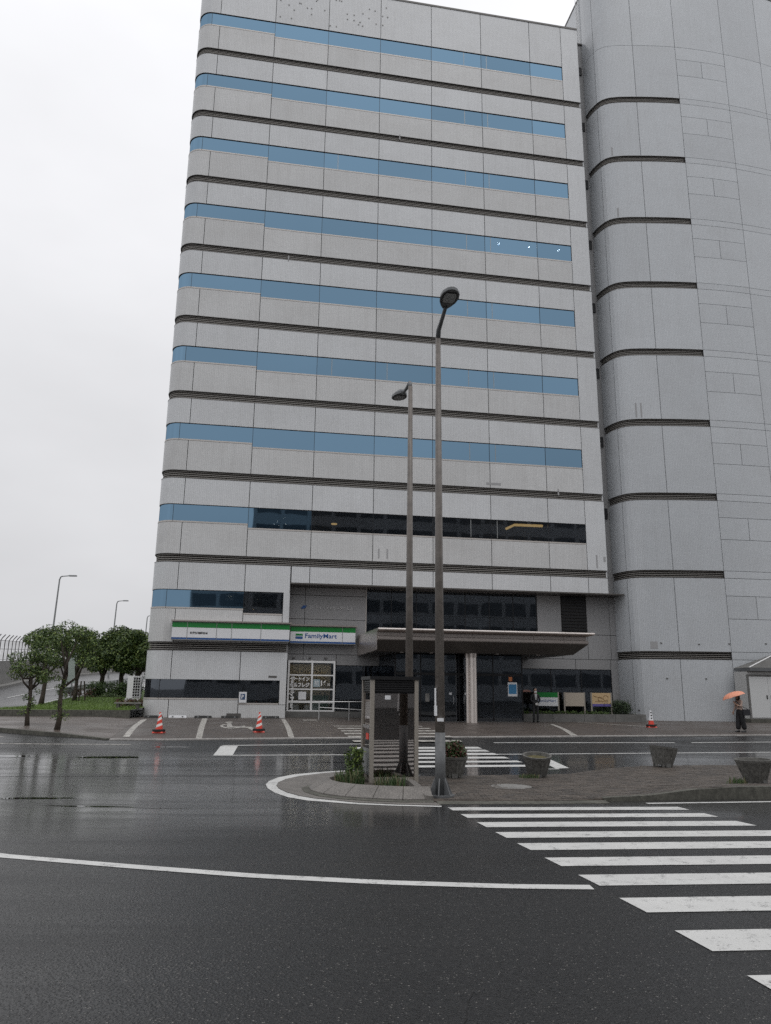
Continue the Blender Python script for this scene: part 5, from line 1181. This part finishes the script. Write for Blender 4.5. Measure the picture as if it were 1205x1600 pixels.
MB().hexa([(-.016, -.140, 1.14), (.016, -.140, 1.14), (.016, -.128, 1.14), (-.016, -.128, 1.14), (-.012, -.126, 1.38), (.012, -.126, 1.38), (.012, -.115, 1.38), (-.012, -.115, 1.38)]).build('necktie', M['suit'], mn, fix=True)
hand(mn, (-.06, -.205, .93), (.9, -.1, -.45), (0, -.2, 1), M['glove']); hand(mn, (.06, -.225, .94), (-.9, -.1, -.35), (0, -.2, -1), M['glove'])
for s_ in (-1, 1): MB().hexa([(s_ * .105 - .05, -.20, 0), (s_ * .105 + .05, -.20, 0), (s_ * .105 + .045, .08, 0), (s_ * .105 - .045, .08, 0), (s_ * .105 - .035, -.16, .05), (s_ * .105 + .035, -.16, .05), (s_ * .105 + .04, .07, .10), (s_ * .105 - .04, .07, .10)]).build('shoe', M['shoe'], mn, fix=True)
# woman with umbrella, seen from behind, turned left
M['blouse'] = mat('pink_beige_blouse', (.42, .31, .26), .8); M['trousers'] = mat('black_trousers', (.012, .012, .014), .8)
wm = thing('person', 'person in wide black trousers and beige top walking under a salmon umbrella', 'person', (15.27, 33.1, gz(15.27, 33.1) + .032), R(-70))
jt = {'pelvis': (0, 0, .88, .155, .12), 'waist': (0, 0, 1.0, .125, .095), 'chest': (0, -.01, 1.18, .15, .105), 'neck0': (0, -.02, 1.31, .075, .065), 'neck': (0, -.035, 1.37, .043, .043),
      'shl': (-.15, -.01, 1.27, .058, .055), 'ell': (-.20, -.03, 1.03, .048, .045), 'wrl': (-.19, -.16, .86, .03, .03), 'shr': (.15, -.01, 1.27, .058, .055), 'elr': (.19, -.12, 1.06, .048, .045), 'wrr': (.08, -.26, 1.14, .03, .03),
      'hil': (-.085, 0, .80, .11, .11), 'knl': (-.09, -.05, .45, .11, .11), 'anl': (-.09, -.09, .08, .10, .11), 'hir': (.085, 0, .80, .11, .11), 'knr': (.09, .02, .45, .11, .11), 'anr': (.09, .08, .08, .10, .11)}
skin_body('body', jt, bn_, wm, lambda c: 0 if c.z < .93 and abs(c.x) < .3 and not (c.y < -.13 and c.z > .8) else (2 if (c.z > 1.35 or (c.y < -.2 and c.z > .8)) else 1), [M['trousers'], M['blouse'], M['skin']])
head(wm, (0, -.06, 1.47), 0, .12)
hand(wm, (.08, -.265, 1.14), (-.3, -.3, .6), (1, 0, 0), M['skin']); hand(wm, (-.19, -.165, .86), (0, -.3, -.9), (0, 1, 0), M['skin'])
for s_, y_ in ((-1, -.1), (1, .07)): MB().hexa([(s_ * .09 - .04, y_ - .17, 0), (s_ * .09 + .04, y_ - .17, 0), (s_ * .09 + .035, y_ + .07, 0), (s_ * .09 - .035, y_ + .07, 0), (s_ * .09 - .03, y_ - .14, .04), (s_ * .09 + .03, y_ - .14, .04), (s_ * .09 + .03, y_ + .06, .08), (s_ * .09 - .03, y_ + .06, .08)]).build('shoe', M['shoe'], wm, fix=True)
# shoulder bag (held by her, on the side towards the shed)
bagx, bagy = 15.46, 32.93
bg_ = thing('shoulder_bag', 'black shoulder bag hanging at the hip of the walker with the umbrella', 'bag', (bagx, bagy, gz(15.27, 33.1) + .72), R(10))
M['bag'] = mat('black_bag', (.014, .014, .018), .5)
MB().hexa([(-.17, -.05, 0), (.17, -.05, 0), (.17, .05, 0), (-.17, .05, 0), (-.15, -.04, .25), (.15, -.04, .25), (.15, .04, .25), (-.15, .04, .25)]).build('bag_body', M['bag'], bg_, fix=True)
MB().tube([(-.14, 0, .24), (-.26, .06, .45), (-.36, .14, .60), (-.30, .26, .58), (-.1, .2, .4), (.12, 0, .24)], .014, 6).build('strap', M['bag'], bg_)
um = thing('umbrella', 'open salmon pink umbrella held over the walker near the shed', 'umbrella', (15.19, 33.04, 1.02), 0); um.rotation_euler = (R(-8), R(-17), 0)
M['salmon'] = mat('salmon_fabric', (.74, .31, .20), .6); mb = MB(); rs_ = []
for k in range(7):
    q = k / 6; rs_.append([((.50 * math.sin(q * 1.35) / math.sin(1.35)) * (1 - .05 * q * (a % 2)) * math.cos(a * math.pi / 8), (.50 * math.sin(q * 1.35) / math.sin(1.35)) * (1 - .05 * q * (a % 2)) * math.sin(a * math.pi / 8), .42 + .22 * (math.cos(q * 1.35) - math.cos(1.35)) / (1 - math.cos(1.35)) + .012 * q * (a % 2)) for a in range(16)])
rs_[0] = [(.004 * math.cos(a * math.pi / 8), .004 * math.sin(a * math.pi / 8), .64) for a in range(16)]
mb.rings(rs_, cap=False); cano = mb.build('canopy', M['salmon'], um, smooth_=False)
MB().tube([(0, 0, .0), (0, 0, .72)], .008, 6).build('shaft', M['steel'], um); MB().tube([(0, 0, .06), (0, 0, -.04)], .015, 8).build('grip', M['black'], um)
for k in range(8):
    a = k * math.pi / 4; MB().tube([(0, 0, .62), (.28 * math.cos(a), .28 * math.sin(a), .555), (.49 * math.cos(a), .49 * math.sin(a), .42)], .004, 4).build('rib', M['steel'], um)
# ================================================================ ACROSS THE STREET (seen in the window reflections)
x, y = W(3.0, 86.0); tb = thing('terminal_building', 'large dark building across the street mirrored in the lower windows', 'building', (x, y, 0), ANG)
M['opp'] = mat('opposite_wall', (.33, .335, .34), .6); M['opp_glass'] = mat('opposite_window', (.07, .08, .09), .1)
MB().box(0, 84, -18, 0, -1, 36).build('tall_wing', M['opp'], tb); MB().box(-9.5, -.02, -16, -.5, -1, 19).build('low_wing', M['opp'], tb)
for f_ in range(8):
    for k in range(18): MB().box(.8 + k * 4.5, 4.6 + k * 4.5, -.05, .06, 2.5 + f_ * 4.1, 4.6 + f_ * 4.1).build('window', M['opp_glass'], tb)
for f_ in range(4):
    for k in range(2): MB().box(-9.2 + k * 4.6, -5.2 + k * 4.6, -.55, -.44, 2.5 + f_ * 4.1, 4.6 + f_ * 4.1).build('window', M['opp_glass'], tb)
